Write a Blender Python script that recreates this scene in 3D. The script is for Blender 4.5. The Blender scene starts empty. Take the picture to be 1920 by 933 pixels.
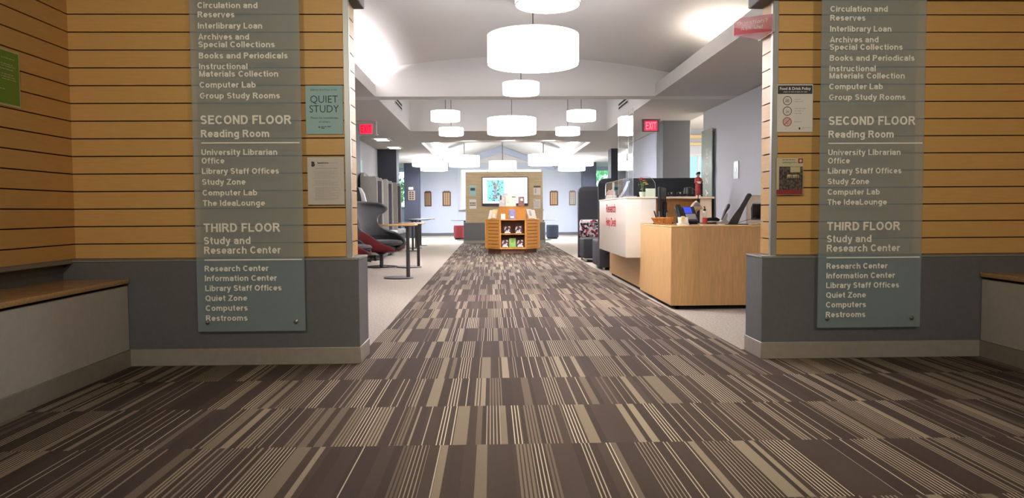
import bpy, bmesh, math, random
from mathutils import Vector, Matrix

SC = bpy.context.scene
COL = SC.collection
random.seed(11)
PI = math.pi

# ------------------------------------------------------------------ camera
CAM_H, F_PX = 0.874, 1390.0
pitch = math.atan((466.5 - 395.0) / F_PX)
yaw, roll = math.radians(1.57), math.radians(0.37)
fw = Vector((math.sin(yaw) * math.cos(pitch), math.cos(yaw) * math.cos(pitch), -math.sin(pitch)))
rt = Vector((math.cos(yaw), -math.sin(yaw), 0.0))
up = rt.cross(fw)
cr = math.cos(roll) * rt - math.sin(roll) * up
cu = math.cos(roll) * up + math.sin(roll) * rt
cam_data = bpy.data.cameras.new('camera')
cam = bpy.data.objects.new('camera', cam_data)
COL.objects.link(cam)
cam.matrix_world = Matrix(((cr.x, cu.x, -fw.x, 0.0), (cr.y, cu.y, -fw.y, 0.0), (cr.z, cu.z, -fw.z, CAM_H), (0, 0, 0, 1)))
cam_data.sensor_width = 36.0
cam_data.lens = F_PX / 1920.0 * 36.0
cam_data.clip_start, cam_data.clip_end = 0.05, 200.0
SC.camera = cam

# ------------------------------------------------------------------ view and world
SC.view_settings.view_transform = 'Standard'
SC.view_settings.look = 'None'
SC.view_settings.gamma = 1.0
SC.view_settings.use_curve_mapping = False
SC.view_settings.exposure = 0.0
world = bpy.data.worlds.new('daylight')
SC.world = world
world.use_nodes = True
bg = world.node_tree.nodes['Background']
bg.inputs[0].default_value = (0.80, 0.93, 1.0, 1)
bg.inputs[1].default_value = 3.6


def lin(c):
    r = []
    for v in c[:3]:
        v = v / 255.0
        r.append(v / 12.92 if v <= 0.04045 else ((v + 0.055) / 1.055) ** 2.4)
    return (r[0], r[1], r[2], 1.0)


def area(name, loc, direction, sx, sy, power, col=(1, 1, 1), spread=180):
    d = bpy.data.lights.new(name, 'AREA')
    d.shape = 'RECTANGLE'
    d.size, d.size_y = sx, sy
    d.energy = power
    d.color = col
    d.spread = math.radians(spread)
    o = bpy.data.objects.new(name, d)
    COL.objects.link(o)
    o.location = loc
    o.rotation_euler = Vector(direction).to_track_quat('-Z', 'Y').to_euler()
    return o


def strip(name, loc, tilt, w, l, power, col):
    """a trough lamp running along Y and shining upward, tilted towards +X by tilt degrees"""
    o = area(name, loc, (0, 0, 1), w, l, power, col)
    o.rotation_euler = (0, PI + math.radians(tilt), 0)
    return o


def portal(loc, direction, sx, sy):
    o = area('window_portal', loc, direction, sx, sy, 1.0)
    o.data.cycles.is_portal = True
    return o


WARM, NEUT = (1.0, 0.92, 0.76), (1.0, 0.93, 0.84)
# added foyer fill: two aimed at the front walls, two brightening the middle floor
for x, y, d, p, sp in ((-0.7, -1.2, (0, 1, -0.10), 30, 95), (1.4, -1.2, (0, 1, -0.10), 30, 95), (0.35, 2.5, (0, 0, -1), 6, 80), (0.35, 3.7, (0, 0, -1), 8, 80)):
    area('foyer_fill_light', (x, y, 2.54), d, 0.35, 0.35, p, WARM, sp)
# fill lights added under the last soffit to brighten divider wall and book stand
for x in (-0.5, 0.4, 1.3):
    area('soffit_fill_light', (x, 16.6, 2.43), (0, 0.75, -1), 0.25, 0.25, 26, NEUT)
# cove uplights hidden behind the fascias of the vault
strip('cove_uplight', (-1.76, 8.9, 2.50), 0, 0.14, 2.7, 85, (1.0, 0.96, 0.98))
strip('cove_uplight', (2.47, 7.7, 2.50), 0, 0.14, 0.7, 15, (1.0, 0.90, 0.74))
# tent ceiling strips in the lounge, along both eaves
strip('eave_uplight', (-1.35, 21.6, 2.56), -25, 0.10, 8.4, 80, (0.95, 0.97, 1.0))
strip('eave_uplight', (2.05, 21.6, 2.56), 25, 0.10, 8.4, 80, (0.95, 0.97, 1.0))
# side room on the right
area('side_room_light', (4.7, 14.0, 2.70), (0, 0, -1), 1.2, 2.5, 200, (1.0, 0.96, 0.88))
portal((0.37, 26.65, 1.45), (0, -1, 0), 3.0, 1.9)
portal((-3.9, 26.95, 1.7), (0, -1, 0), 1.9, 1.4)
portal((4.6, 26.95, 1.7), (0, -1, 0), 1.9, 1.4)
portal((-4.95, 23.2, 1.7), (1, 0, 0), 4.0, 1.4)
portal((5.65, 23.2, 1.7), (-1, 0, 0), 4.0, 1.4)
portal((5.1, 17.55, 1.55), (0, -1, 0), 1.4, 1.3)

# ------------------------------------------------------------------ materials
MATS = {}


def mat(name, rgb, rough=0.6, metal=0.0, var=0.0, vscale=20.0, vstretch=(1, 1, 1), bump=0.0, bscale=200.0, spec=0.5, coat=0.0, emit=0.0, rgb2=None, alpha=None, trans=0.0, sharp=0.2):
    m = bpy.data.materials.new(name)
    m.use_nodes = True
    nt = m.node_tree
    p = nt.nodes['Principled BSDF']
    p.inputs['Base Color'].default_value = lin(rgb)
    p.inputs['Roughness'].default_value = rough
    p.inputs['Metallic'].default_value = metal
    p.inputs['Specular IOR Level'].default_value = spec
    if coat:
        p.inputs['Coat Weight'].default_value = coat
        p.inputs['Coat Roughness'].default_value = 0.08
    if trans:
        p.inputs['Transmission Weight'].default_value = trans
    if alpha is not None:
        p.inputs['Alpha'].default_value = alpha
    if var or rgb2 or bump:
        tc = nt.nodes.new('ShaderNodeTexCoord')
        mp = nt.nodes.new('ShaderNodeMapping')
        mp.inputs['Scale'].default_value = vstretch
        nt.links.new(tc.outputs['Object'], mp.inputs['Vector'])
    if var or rgb2:
        nz = nt.nodes.new('ShaderNodeTexNoise')
        nz.inputs['Scale'].default_value = vscale
        nz.inputs['Detail'].default_value = 6
        nt.links.new(mp.outputs[0], nz.inputs['Vector'])
        rp = nt.nodes.new('ShaderNodeValToRGB')
        rp.color_ramp.elements[0].position = 0.5 - sharp
        rp.color_ramp.elements[1].position = 0.5 + sharp
        if rgb2:
            a, b = rgb, rgb2
        else:
            a = [max(0, c * (1 - var)) for c in rgb]
            b = [min(255, c * (1 + var)) for c in rgb]
        rp.color_ramp.elements[0].color = lin(a)
        rp.color_ramp.elements[1].color = lin(b)
        nt.links.new(nz.outputs['Fac'], rp.inputs['Fac'])
        nt.links.new(rp.outputs['Color'], p.inputs['Base Color'])
    if emit:
        p.inputs['Emission Strength'].default_value = emit
        p.inputs['Emission Color'].default_value = lin(rgb)
    if bump:
        n2 = nt.nodes.new('ShaderNodeTexNoise')
        n2.inputs['Scale'].default_value = bscale
        nt.links.new(tc.outputs['Object'], n2.inputs['Vector'])
        bp = nt.nodes.new('ShaderNodeBump')
        bp.inputs['Strength'].default_value = bump
        bp.inputs['Distance'].default_value = 0.01
        nt.links.new(n2.outputs['Fac'], bp.inputs['Height'])
        nt.links.new(bp.outputs['Normal'], p.inputs['Normal'])
    MATS[name] = m
    return m


def acrylic(name, tint=(255, 255, 255), rough=0.0, body=0.0, bodycol=(200, 200, 200), ior=1.49, glow=0.0):
    """clear sheet: fresnel-weighted glossy over transparent, with an optional diffuse body for frosted or tinted sheets"""
    m = bpy.data.materials.new(name)
    m.use_nodes = True
    nt = m.node_tree
    nt.nodes.clear()
    out = nt.nodes.new('ShaderNodeOutputMaterial')
    tr = nt.nodes.new('ShaderNodeBsdfTransparent')
    tr.inputs[0].default_value = lin(tint)
    last = tr.outputs[0]
    if body:
        df = nt.nodes.new('ShaderNodeBsdfDiffuse')
        df.inputs[0].default_value = lin(bodycol)
        dout = df.outputs[0]
        if glow:                                             # light from behind shows through the tinted sheet
            tl = nt.nodes.new('ShaderNodeBsdfTranslucent')
            tl.inputs[0].default_value = lin(bodycol)
            mg = nt.nodes.new('ShaderNodeMixShader')
            mg.inputs[0].default_value = glow
            nt.links.new(dout, mg.inputs[1])
            nt.links.new(tl.outputs[0], mg.inputs[2])
            dout = mg.outputs[0]
        mx = nt.nodes.new('ShaderNodeMixShader')
        mx.inputs[0].default_value = body
        nt.links.new(last, mx.inputs[1])
        nt.links.new(dout, mx.inputs[2])
        last = mx.outputs[0]
    gl = nt.nodes.new('ShaderNodeBsdfGlossy')
    gl.inputs['Roughness'].default_value = rough
    fr = nt.nodes.new('ShaderNodeFresnel')
    fr.inputs['IOR'].default_value = ior
    m2 = nt.nodes.new('ShaderNodeMixShader')
    geo = nt.nodes.new('ShaderNodeNewGeometry')              # reflect at front faces only: a thin sheet, no internal reflection
    mu = nt.nodes.new('ShaderNodeMath')
    mu.operation = 'MULTIPLY_ADD'
    mu.inputs[1].default_value = -1.0
    mu.inputs[2].default_value = 1.0
    nt.links.new(geo.outputs['Backfacing'], mu.inputs[0])
    m3 = nt.nodes.new('ShaderNodeMath')
    m3.operation = 'MULTIPLY'
    nt.links.new(mu.outputs[0], m3.inputs[0])
    nt.links.new(fr.outputs[0], m3.inputs[1])
    nt.links.new(m3.outputs[0], m2.inputs[0])
    nt.links.new(last, m2.inputs[1])
    nt.links.new(gl.outputs[0], m2.inputs[2])
    nt.links.new(m2.outputs[0], out.inputs[0])
    MATS[name] = m
    return m


class Nodes:
    def __init__(s, nt):
        s.nt = nt

    def math(s, op, a, b=None, c=None):
        n = s.nt.nodes.new('ShaderNodeMath')
        n.operation = op
        for i, v in enumerate((a, b, c)):
            if v is None:
                continue
            if isinstance(v, (int, float)):
                n.inputs[i].default_value = v
            else:
                s.nt.links.new(v, n.inputs[i])
        return n.outputs[0]

    def white(s, x, y, w=0.0):
        cx = s.nt.nodes.new('ShaderNodeCombineXYZ')
        for i, v in enumerate((x, y, w)):
            if isinstance(v, (int, float)):
                cx.inputs[i].default_value = v
            else:
                s.nt.links.new(v, cx.inputs[i])
        n = s.nt.nodes.new('ShaderNodeTexWhiteNoise')
        n.noise_dimensions = '3D'
        s.nt.links.new(cx.outputs[0], n.inputs['Vector'])
        return n.outputs['Value']

    def mix(s, f, a, b):
        n = s.nt.nodes.new('ShaderNodeMix')
        n.data_type = 'RGBA'
        if isinstance(f, (int, float)):
            n.inputs[0].default_value = f
        else:
            s.nt.links.new(f, n.inputs[0])
        for k, v in ((6, a), (7, b)):
            if isinstance(v, tuple):
                n.inputs[k].default_value = v
            else:
                s.nt.links.new(v, n.inputs[k])
        return n.outputs[2]


def carpet_striped():
    m = bpy.data.materials.new('striped_carpet')
    m.use_nodes = True
    nt = m.node_tree
    p = nt.nodes['Principled BSDF']
    N = Nodes(nt)
    geo = nt.nodes.new('ShaderNodeNewGeometry')
    sep = nt.nodes.new('ShaderNodeSeparateXYZ')
    nt.links.new(geo.outputs['Position'], sep.inputs[0])
    X, Y = sep.outputs[0], sep.outputs[1]
    row = N.math('FLOOR', N.math('DIVIDE', N.math('SUBTRACT', Y, 2.742), 0.5535))
    # each plank is 0.92 m wide, shifted from row to row
    xs = N.math('ADD', X, N.math('MULTIPLY', N.white(row, 3.3, 0.5), 7.3))
    # blocks of varying width: warp the block coordinate
    nz = nt.nodes.new('ShaderNodeTexNoise')
    nz.noise_dimensions = '2D'
    nz.inputs['Scale'].default_value = 5.0
    cx = nt.nodes.new('ShaderNodeCombineXYZ')
    nt.links.new(xs, cx.inputs[0])
    nt.links.new(N.math('MULTIPLY', row, 9.7), cx.inputs[1])
    nt.links.new(cx.outputs[0], nz.inputs['Vector'])
    bc = N.math('DIVIDE', N.math('ADD', xs, N.math('MULTIPLY', nz.outputs['Fac'], 0.15)), 0.058)
    bid = N.math('FLOOR', bc)
    t = N.white(bid, row, 1.7)
    shade = N.white(bid, row, 5.1)
    lx = N.math('DIVIDE', xs, 0.0135)
    fx = N.math('FRACT', lx)
    thin = N.math('LESS_THAN', fx, 0.30)
    rnd = N.white(N.math('FLOOR', lx), row, 8.8)
    # type windows
    reg = N.math('MULTIPLY', N.math('MULTIPLY', N.math('GREATER_THAN', t, 0.38), N.math('LESS_THAN', t, 0.58)), thin)
    sparse = N.math('MULTIPLY', N.math('MULTIPLY', N.math('LESS_THAN', t, 0.38), N.math('GREATER_THAN', rnd, 0.80)), thin)
    bf = N.math('FRACT', bc)
    solid = N.math('MULTIPLY', N.math('GREATER_THAN', t, 0.82), N.math('LESS_THAN', bf, 0.56))
    mixd = N.math('MULTIPLY', N.math('MULTIPLY', N.math('GREATER_THAN', t, 0.58), N.math('LESS_THAN', t, 0.80)),
                  N.math('MULTIPLY', N.math('GREATER_THAN', rnd, 0.45), N.math('LESS_THAN', fx, 0.62)))
    line = N.math('MINIMUM', N.math('ADD', reg, sparse), 1.0)
    dark = N.mix(N.white(bid, row, 2.2), lin((64, 52, 44)), lin((76, 62, 54)))
    tan = N.mix(shade, lin((140, 125, 106)), lin((206, 192, 164)))
    mid = N.mix(shade, lin((100, 86, 73)), lin((150, 136, 114)))
    c = N.mix(solid, dark, mid)
    c = N.mix(mixd, c, mid)
    c = N.mix(line, c, tan)
    # woven grain
    g = nt.nodes.new('ShaderNodeTexNoise')
    g.inputs['Scale'].default_value = 420
    g.inputs['Detail'].default_value = 2
    nt.links.new(geo.outputs['Position'], g.inputs['Vector'])
    gm = N.math('MULTIPLY_ADD', g.outputs['Fac'], 0.9, 0.55)
    vm = nt.nodes.new('ShaderNodeVectorMath')
    vm.operation = 'SCALE'
    nt.links.new(c, vm.inputs[0])
    nt.links.new(gm, vm.inputs['Scale'])
    nt.links.new(vm.outputs[0], p.inputs['Base Color'])
    p.inputs['Roughness'].default_value = 0.9
    p.inputs['Specular IOR Level'].default_value = 0.25
    bp = nt.nodes.new('ShaderNodeBump')
    bp.inputs['Strength'].default_value = 0.5
    bp.inputs['Distance'].default_value = 0.004
    nt.links.new(g.outputs['Fac'], bp.inputs['Height'])
    nt.links.new(bp.outputs['Normal'], p.inputs['Normal'])
    MATS['striped_carpet'] = m


carpet_striped()
mat('grey_carpet', (170, 160, 147), 0.95, var=0.12, vscale=60, bump=0.4, bscale=500, spec=0.2)
mat('maple', (212, 167, 101), 0.42, var=0.022, vscale=9, vstretch=(1, 1, 9), spec=0.4)
mat('maple_v', (212, 166, 108), 0.38, var=0.05, vscale=9, vstretch=(9, 9, 0.8), spec=0.45)
mat('maple_pale', (186, 164, 128), 0.45, var=0.08, vscale=7, vstretch=(0.4, 1, 10), spec=0.4)
mat('maple_top', (214, 170, 112), 0.25, var=0.05, vscale=8, vstretch=(0.8, 9, 9), spec=0.5, coat=0.3)
mat('honey_wood', (205, 140, 66), 0.4, var=0.07, vscale=9, vstretch=(1, 9, 9))
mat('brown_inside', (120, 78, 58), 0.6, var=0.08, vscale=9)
mat('groove', (58, 40, 26), 0.8)
mat('dado_grey', (99, 100, 101), 0.55, var=0.03, vscale=40, bump=0.05, bscale=300)
mat('ledge_grey', (136, 132, 124), 0.45)
mat('base_grey', (152, 144, 134), 0.5, var=0.03, vscale=30)
mat('bench_white', (196, 190, 180), 0.55, var=0.02, vscale=25, bump=0.03)
mat('shadow_gap', (24, 20, 18), 0.8)
mat('alu', (176, 176, 172), 0.35, metal=0.6)
mat('steel', (200, 200, 200), 0.25, metal=1.0)
mat('paint_white', (226, 223, 222), 0.75)
mat('paint_soffit', (205, 201, 198), 0.8)
mat('paint_wall', (203, 205, 210), 0.75)
mat('paint_blue', (204, 211, 224), 0.75)
mat('paint_beam', (196, 206, 226), 0.75)
mat('column_grey', (104, 106, 110), 0.6)
mat('column_dark', (52, 54, 66), 0.6)
mat('column_navy', (50, 53, 68), 0.65)
mat('cornice', (240, 215, 160), 0.6)
mat('lettering_cream', (246, 240, 228), 0.6)
mat('black', (26, 26, 28), 0.45)
mat('black_gloss', (16, 16, 18), 0.15)
mat('charcoal', (42, 43, 48), 0.75, var=0.06, vscale=120, bump=0.15, bscale=600)
mat('charcoal_light', (80, 80, 82), 0.8, var=0.08, vscale=150, bump=0.15, bscale=600)
mat('felt_grey', (150, 147, 140), 0.9, var=0.05, vscale=120, bump=0.15, bscale=500)
mat('felt_dark', (84, 83, 86), 0.9, var=0.05, vscale=120)
mat('burgundy', (122, 30, 38), 0.75, var=0.08, vscale=120, bump=0.15, bscale=600)
mat('seat_white', (206, 206, 208), 0.6)
mat('pole_metal', (70, 66, 66), 0.4, metal=0.3)
mat('table_dark', (96, 98, 108), 0.35)
mat('gloss_white', (230, 222, 210), 0.10, spec=0.35)
mat('cream_panel', (222, 208, 184), 0.4)
mat('beige_panel', (204, 192, 176), 0.6)
mat('red_letter', (190, 30, 52), 0.7, spec=0.05)
mat('wicker', (196, 130, 62), 0.6, var=0.12, vscale=90)
mat('phone_body', (54, 58, 66), 0.4)
mat('phone_screen', (52, 70, 190), 0.3, emit=0.7)
mat('paper', (228, 224, 216), 0.7)
mat('paper_dim', (216, 208, 198), 0.7)
mat('ink', (48, 46, 44), 0.7)
mat('ink_soft', (180, 173, 165), 0.7)
mat('ink_teal', (44, 84, 86), 0.7)
mat('teal_paper', (158, 192, 190), 0.6)
mat('navy_card', (52, 52, 58), 0.6)
mat('red_ring', (176, 48, 56), 0.6)
mat('green_ring', (62, 74, 60), 0.6)
mat('pink_disc', (226, 188, 178), 0.6)
mat('poster_green', (124, 150, 36), 0.6, rgb2=(104, 158, 70), vscale=1.5)
mat('poster_cream', (206, 196, 160), 0.6)
mat('photo_print', (44, 38, 42), 0.4, rgb2=(112, 98, 84), vscale=90, sharp=0.08)
mat('photo_red', (150, 50, 58), 0.4)
mat('photo_pale', (206, 196, 150), 0.4)
mat('tree_print', (70, 190, 200), 0.5, rgb2=(120, 190, 90), vscale=14)
mat('plaque_wood', (96, 66, 54), 0.5)
mat('plaque_brass', (190, 156, 110), 0.4, metal=0.3)
mat('plaque_tan', (150, 128, 106), 0.5)
mat('navy_vinyl', (48, 56, 76), 0.5)
mat('red_vinyl', (140, 44, 52), 0.5)
mat('pink_tissue', (232, 190, 182), 0.8)
mat('red_robe', (150, 46, 42), 0.7, var=0.2, vscale=80)
mat('skin', (196, 150, 120), 0.6)
mat('leaf', (86, 122, 62), 0.7, var=0.25, vscale=40)
mat('flower_red', (206, 60, 56), 0.7)
mat('flower_yellow', (226, 190, 80), 0.7)
mat('pale_green_card', (196, 208, 186), 0.6)
mat('blue_sheet', (170, 190, 226), 0.4)
mat('scanner_beige', (196, 172, 138), 0.5)
mat('scanner_grey', (134, 128, 128), 0.5)
mat('bottle_red', (206, 60, 56), 0.4)
mat('poster_cyan', (110, 200, 214), 0.5, rgb2=(236, 244, 246), vscale=5)
mat('foliage', (70, 120, 62), 0.8, var=0.35, vscale=3)
mat('foliage_light', (120, 176, 120), 0.8, var=0.3, vscale=3)
mat('bark', (96, 80, 66), 0.9)
mat('ground', (120, 130, 100), 0.95, var=0.15, vscale=2)
mat('brown_cover', (150, 92, 72), 0.5, rgb2=(96, 62, 56), vscale=30)
mat('blue_cover', (72, 104, 170), 0.5, rgb2=(170, 130, 160), vscale=30)
mat('green_cover', (96, 158, 58), 0.5, rgb2=(176, 210, 110), vscale=12)
mat('dark_cover', (44, 26, 30), 0.5, rgb2=(232, 196, 196), vscale=16, sharp=0.03)
mat('pale_cover', (226, 210, 188), 0.5, rgb2=(240, 232, 220), vscale=30)
mat('grey_cover', (176, 170, 168), 0.5, rgb2=(226, 216, 208), vscale=30)
mat('gold_cover', (206, 172, 92), 0.5, rgb2=(236, 224, 180), vscale=30)
mat('shade_fabric', (252, 250, 252), 0.8, emit=12.0)
mat('shade_fabric_far', (250, 251, 255), 0.8, emit=8.5)
mat('lamp_rim', (235, 230, 222), 0.6)
mat('downlight_glow', (255, 250, 240), 0.8, emit=6.0)
mat('exit_red', (255, 40, 80), 0.4, emit=1.0)
mat('exit_letter', (186, 20, 52), 0.4, emit=0.5)
mat('exit_letter_pale', (255, 130, 140), 0.4, emit=1.2)
mat('screen_white', (250, 253, 255), 0.3, emit=1.6)
mat('screen_sky', (120, 215, 230), 0.3, emit=0.9, rgb2=(120, 215, 230))
mat('screen_leaf', (150, 196, 110), 0.3, emit=0.5, rgb2=(60, 120, 110), vscale=16)
mat('screen_trunk', (120, 110, 150), 0.3, emit=0.35, rgb2=(206, 198, 226), vscale=14, sharp=.08)
mat('screen_shade', (50, 96, 130), 0.3, emit=0.25)
mat('ask_pink', (232, 196, 202), 0.3)
acrylic('clear_acrylic')
acrylic('clear_edge', (226, 236, 232), 0.1, 0.35, (236, 240, 240))
acrylic('window_glass', (236, 250, 250), 0.0)
acrylic('frosted_glass', (246, 249, 250), 0.12, 0.31, (180, 198, 204))
acrylic('zone_glass', (220, 230, 226), 0.2, 0.8, (172, 184, 170), ior=1.15)
acrylic('ask_body', (250, 224, 228), 0.05, 0.38, (250, 218, 222), glow=0.75)
acrylic('ask_red', (240, 170, 180), 0.05, 0.45, (232, 138, 148), glow=0.75)
acrylic('bottle_clear', (240, 240, 238), 0.05, 0.25, (230, 224, 214))


def patterned():
    m = bpy.data.materials.new('triangle_fabric')
    m.use_nodes = True
    nt = m.node_tree
    p = nt.nodes['Principled BSDF']
    tc = nt.nodes.new('ShaderNodeTexCoord')
    vo = nt.nodes.new('ShaderNodeTexVoronoi')
    vo.inputs['Scale'].default_value = 26
    vo.distance = 'MANHATTAN'
    rp = nt.nodes.new('ShaderNodeValToRGB')
    rp.color_ramp.interpolation = 'CONSTANT'
    e = rp.color_ramp.elements
    e[0].position, e[0].color = 0.0, lin((38, 34, 38))
    e[1].position, e[1].color = 0.36, lin((196, 188, 186))
    x = e.new(0.72)
    x.color = lin((160, 50, 60))
    x = e.new(0.86)
    x.color = lin((120, 112, 116))
    nt.links.new(tc.outputs['Object'], vo.inputs['Vector'])
    nt.links.new(vo.outputs['Color'], rp.inputs['Fac'])
    nt.links.new(rp.outputs['Color'], p.inputs['Base Color'])
    p.inputs['Roughness'].default_value = 0.85
    MATS['triangle_fabric'] = m


patterned()

# ------------------------------------------------------------------ mesh building
TEXT_CACHE = {}


def text_geo(s, bold):
    key = (s, bold)
    if key in TEXT_CACHE:
        return TEXT_CACHE[key]
    cu_ = bpy.data.curves.new('lettering_curve', 'FONT')
    cu_.body = s
    cu_.size = 1.0
    cu_.resolution_u = 3
    cu_.offset = bold
    ob = bpy.data.objects.new('lettering_temp', cu_)
    COL.objects.link(ob)
    dg = bpy.context.evaluated_depsgraph_get()
    ev = ob.evaluated_get(dg)
    me = ev.to_mesh()
    vs = [(v.co.x, v.co.y, 0.0) for v in me.vertices]
    fs = [tuple(p.vertices) for p in me.polygons]
    ev.to_mesh_clear()
    bpy.data.objects.remove(ob)
    bpy.data.curves.remove(cu_)
    x0 = min(v[0] for v in vs)
    x1 = max(v[0] for v in vs)
    TEXT_CACHE[key] = (vs, fs, x0, x1)
    return TEXT_CACHE[key]



# ---- a plain grotesque drawn with strokes (cap height 1), for the directories and the desk
def _arc(cx, cy, rx, ry, a0, a1, n=None):
    n = n or max(4, int(abs(a1 - a0) / 20))
    return [(cx + rx * math.cos(math.radians(a0 + (a1 - a0) * i / n)), cy + ry * math.sin(math.radians(a0 + (a1 - a0) * i / n))) for i in range(n + 1)]


def grotesque(w):
    t, X = w / 2, 0.74
    q = (X - 2 * t) / 4
    Q = (1 - 2 * t) / 4
    oy, ox = X / 2 - t, 0.31 - t
    G = {}

    def g(ch, adv, *paths):
        G[ch] = (adv, paths)
    arch = lambda x0, x1, y1: [(x0, .40)] + _arc((x0 + x1) / 2, .44, (x1 - x0) / 2, X - t - .44, 180, 0) + [(x1, y1)]
    st = lambda x, a, b: [(x, a), (x, b)]
    ring_ = _arc(.31, X / 2, ox, oy, 0, 360, 20)
    g('a', .58, [(.06 + t * .4, .54)] + _arc(.28, .53, .20, X - t - .53, 165, 0) + [(.48, 0)], [(.48, .42), (.27, .40)] + _arc(.255, .245, .17, .16, 90, 270) + [(.33, .095), (.48, .20)])
    g('b', .62, st(t, 0, 1), ring_)
    g('c', .56, _arc(.30, X / 2, ox, oy, 42, 318))
    g('d', .62, st(.62 - t, 0, 1), ring_)
    g('e', .60, [(.10, .36)] + [(.31 + ox, .36)] + _arc(.31, X / 2, ox, oy, 4, 318)[0:])
    g('f', .38, [(.18, 0), (.18, .80)] + _arc(.33, .80, .15, .2 - t, 180, 90) + [(.39, 1 - t)], [(.0, X - t), (.37, X - t)])
    g('g', .62, ring_, [(.62 - t, X), (.62 - t, -.06)] + _arc(.62 - t - .22, -.06, .22, .15, 0, -150))
    g('h', .60, st(t, 0, 1), arch(t, .60 - t, 0))
    g('i', w, st(t, 0, X), st(t, .85, 1.0))
    g('k', .56, st(t, 0, 1), [(.50, X), (.13, .30)], [(.24, .44), (.52, 0)])
    g('l', w, st(t, 0, 1))
    g('m', .92, st(t, 0, X), arch(t, .46, 0), arch(.46, .92 - t, 0))
    g('n', .60, st(t, 0, X), arch(t, .60 - t, 0))
    g('o', .62, ring_)
    g('p', .62, st(t, -.27, X), ring_)
    g('r', .36, st(t, 0, X), [(t, .40)] + _arc(.34, .44, .34 - t, X - t - .44, 180, 80))
    g('s', .54, _arc(.27, X - t - q, .27 - t, q, 25, 270) + _arc(.27, t + q, .27 - t, q, 90, -155))
    g('t', .36, [(.17, .95), (.17, .22)] + _arc(.30, .22, .13, .22 - t, 180, 270) + [(.35, t)], [(.0, X - t), (.35, X - t)])
    g('u', .60, [(t, X), (t, .30)] + _arc(.30, .30, .30 - t, .30 - t, 180, 360) + [(.60 - t, .34)], st(.60 - t, 0, X))
    g('v', .56, [(.05, X), (.28, .03), (.51, X)])
    g('y', .56, [(.05, X), (.29, .03)], [(.51, X), (.25, -.13), (.17, -.20), (.05, -.20)])
    g('A', .72, [(.05, 0), (.36, .95), (.67, 0)], [(.17, .28), (.55, .28)])
    g('B', .68, st(t, 0, 1), [(t, 1 - t), (.38, 1 - t)] + _arc(.38, .76, .20, .24 - t, 90, -90) + [(t, .53)], [(t, .53), (.40, .53)] + _arc(.40, .305, .28 - t, .225, 90, -90)[0:] + [(t, t)])
    g('C', .74, _arc(.39, .5, .39 - t, .5 - t, 40, 320))
    g('D', .72, st(t, 0, 1), [(t, 1 - t), (.33, 1 - t)] + _arc(.33, .5, .39 - t, .5 - t, 90, -90) + [(t, t)])
    g('E', .62, st(t, 0, 1), [(t, 1 - t), (.62, 1 - t)], [(t, .53), (.58, .53)], [(t, t), (.64, t)])
    g('F', .58, st(t, 0, 1), [(t, 1 - t), (.60, 1 - t)], [(t, .51), (.52, .51)])
    g('G', .78, _arc(.40, .5, .40 - t, .5 - t, 42, 330) + [(.76 - t, .22), (.76 - t, .42)], [(.44, .46), (.76, .46)])
    g('H', .70, st(t, 0, 1), st(.70 - t, 0, 1), [(t, .52), (.70 - t, .52)])
    g('I', w, st(t, 0, 1))
    g('L', .58, st(t, 0, 1), [(t, t), (.60, t)])
    g('M', .82, [(t, 0), (t, 1)], [(t, .97), (.41, .06), (.82 - t, .97)], [(.82 - t, 0), (.82 - t, 1)])
    g('N', .70, st(t, 0, 1), [(t, .97), (.70 - t, .03)], st(.70 - t, 0, 1))
    g('O', .80, _arc(.40, .5, .40 - t, .5 - t, 0, 360, 24))
    g('P', .66, st(t, 0, 1), [(t, 1 - t), (.38, 1 - t)] + _arc(.38, .70, .28 - t, .30 - t, 90, -90) + [(t, .40 + t)])
    g('Q', .80, _arc(.40, .5, .40 - t, .5 - t, 0, 360, 24), [(.46, .26), (.76, -.03)])
    g('R', .72, st(t, 0, 1), [(t, 1 - t), (.40, 1 - t)] + _arc(.40, .72, .28 - t, .28 - t, 90, -90) + [(t, .44 + t)], [(.40, .46), (.67, 0)])
    g('S', .66, _arc(.33, 1 - t - Q, .32 - t, Q, 25, 270) + _arc(.33, t + Q, .33 - t, Q, 90, -155))
    g('T', .66, st(.33, 0, 1), [(0, 1 - t), (.66, 1 - t)])
    g('U', .70, [(t, 1), (t, .36)] + _arc(.35, .36, .35 - t, .36 - t, 180, 360) + [(.70 - t, 1)])
    g('X', .68, [(.06, 0), (.62, 1)], [(.06, 1), (.62, 0)])
    g('Y', .68, [(.06, 1), (.34, .44), (.62, 1)], st(.34, 0, .5))
    g('Z', .64, [(.02, 1 - t), (.56, 1 - t), (.08, t), (.64, t)])
    g('?', .56, _arc(.28, .74, .28 - t, .26 - t, 170, -60) + [(.28, .42), (.28, .26)], st(.28, 0, .16))
    g('!', w, st(t, .28, 1), st(t, 0, .16))
    G[' '] = (.22, ())
    return G


FONTS = {}


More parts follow.
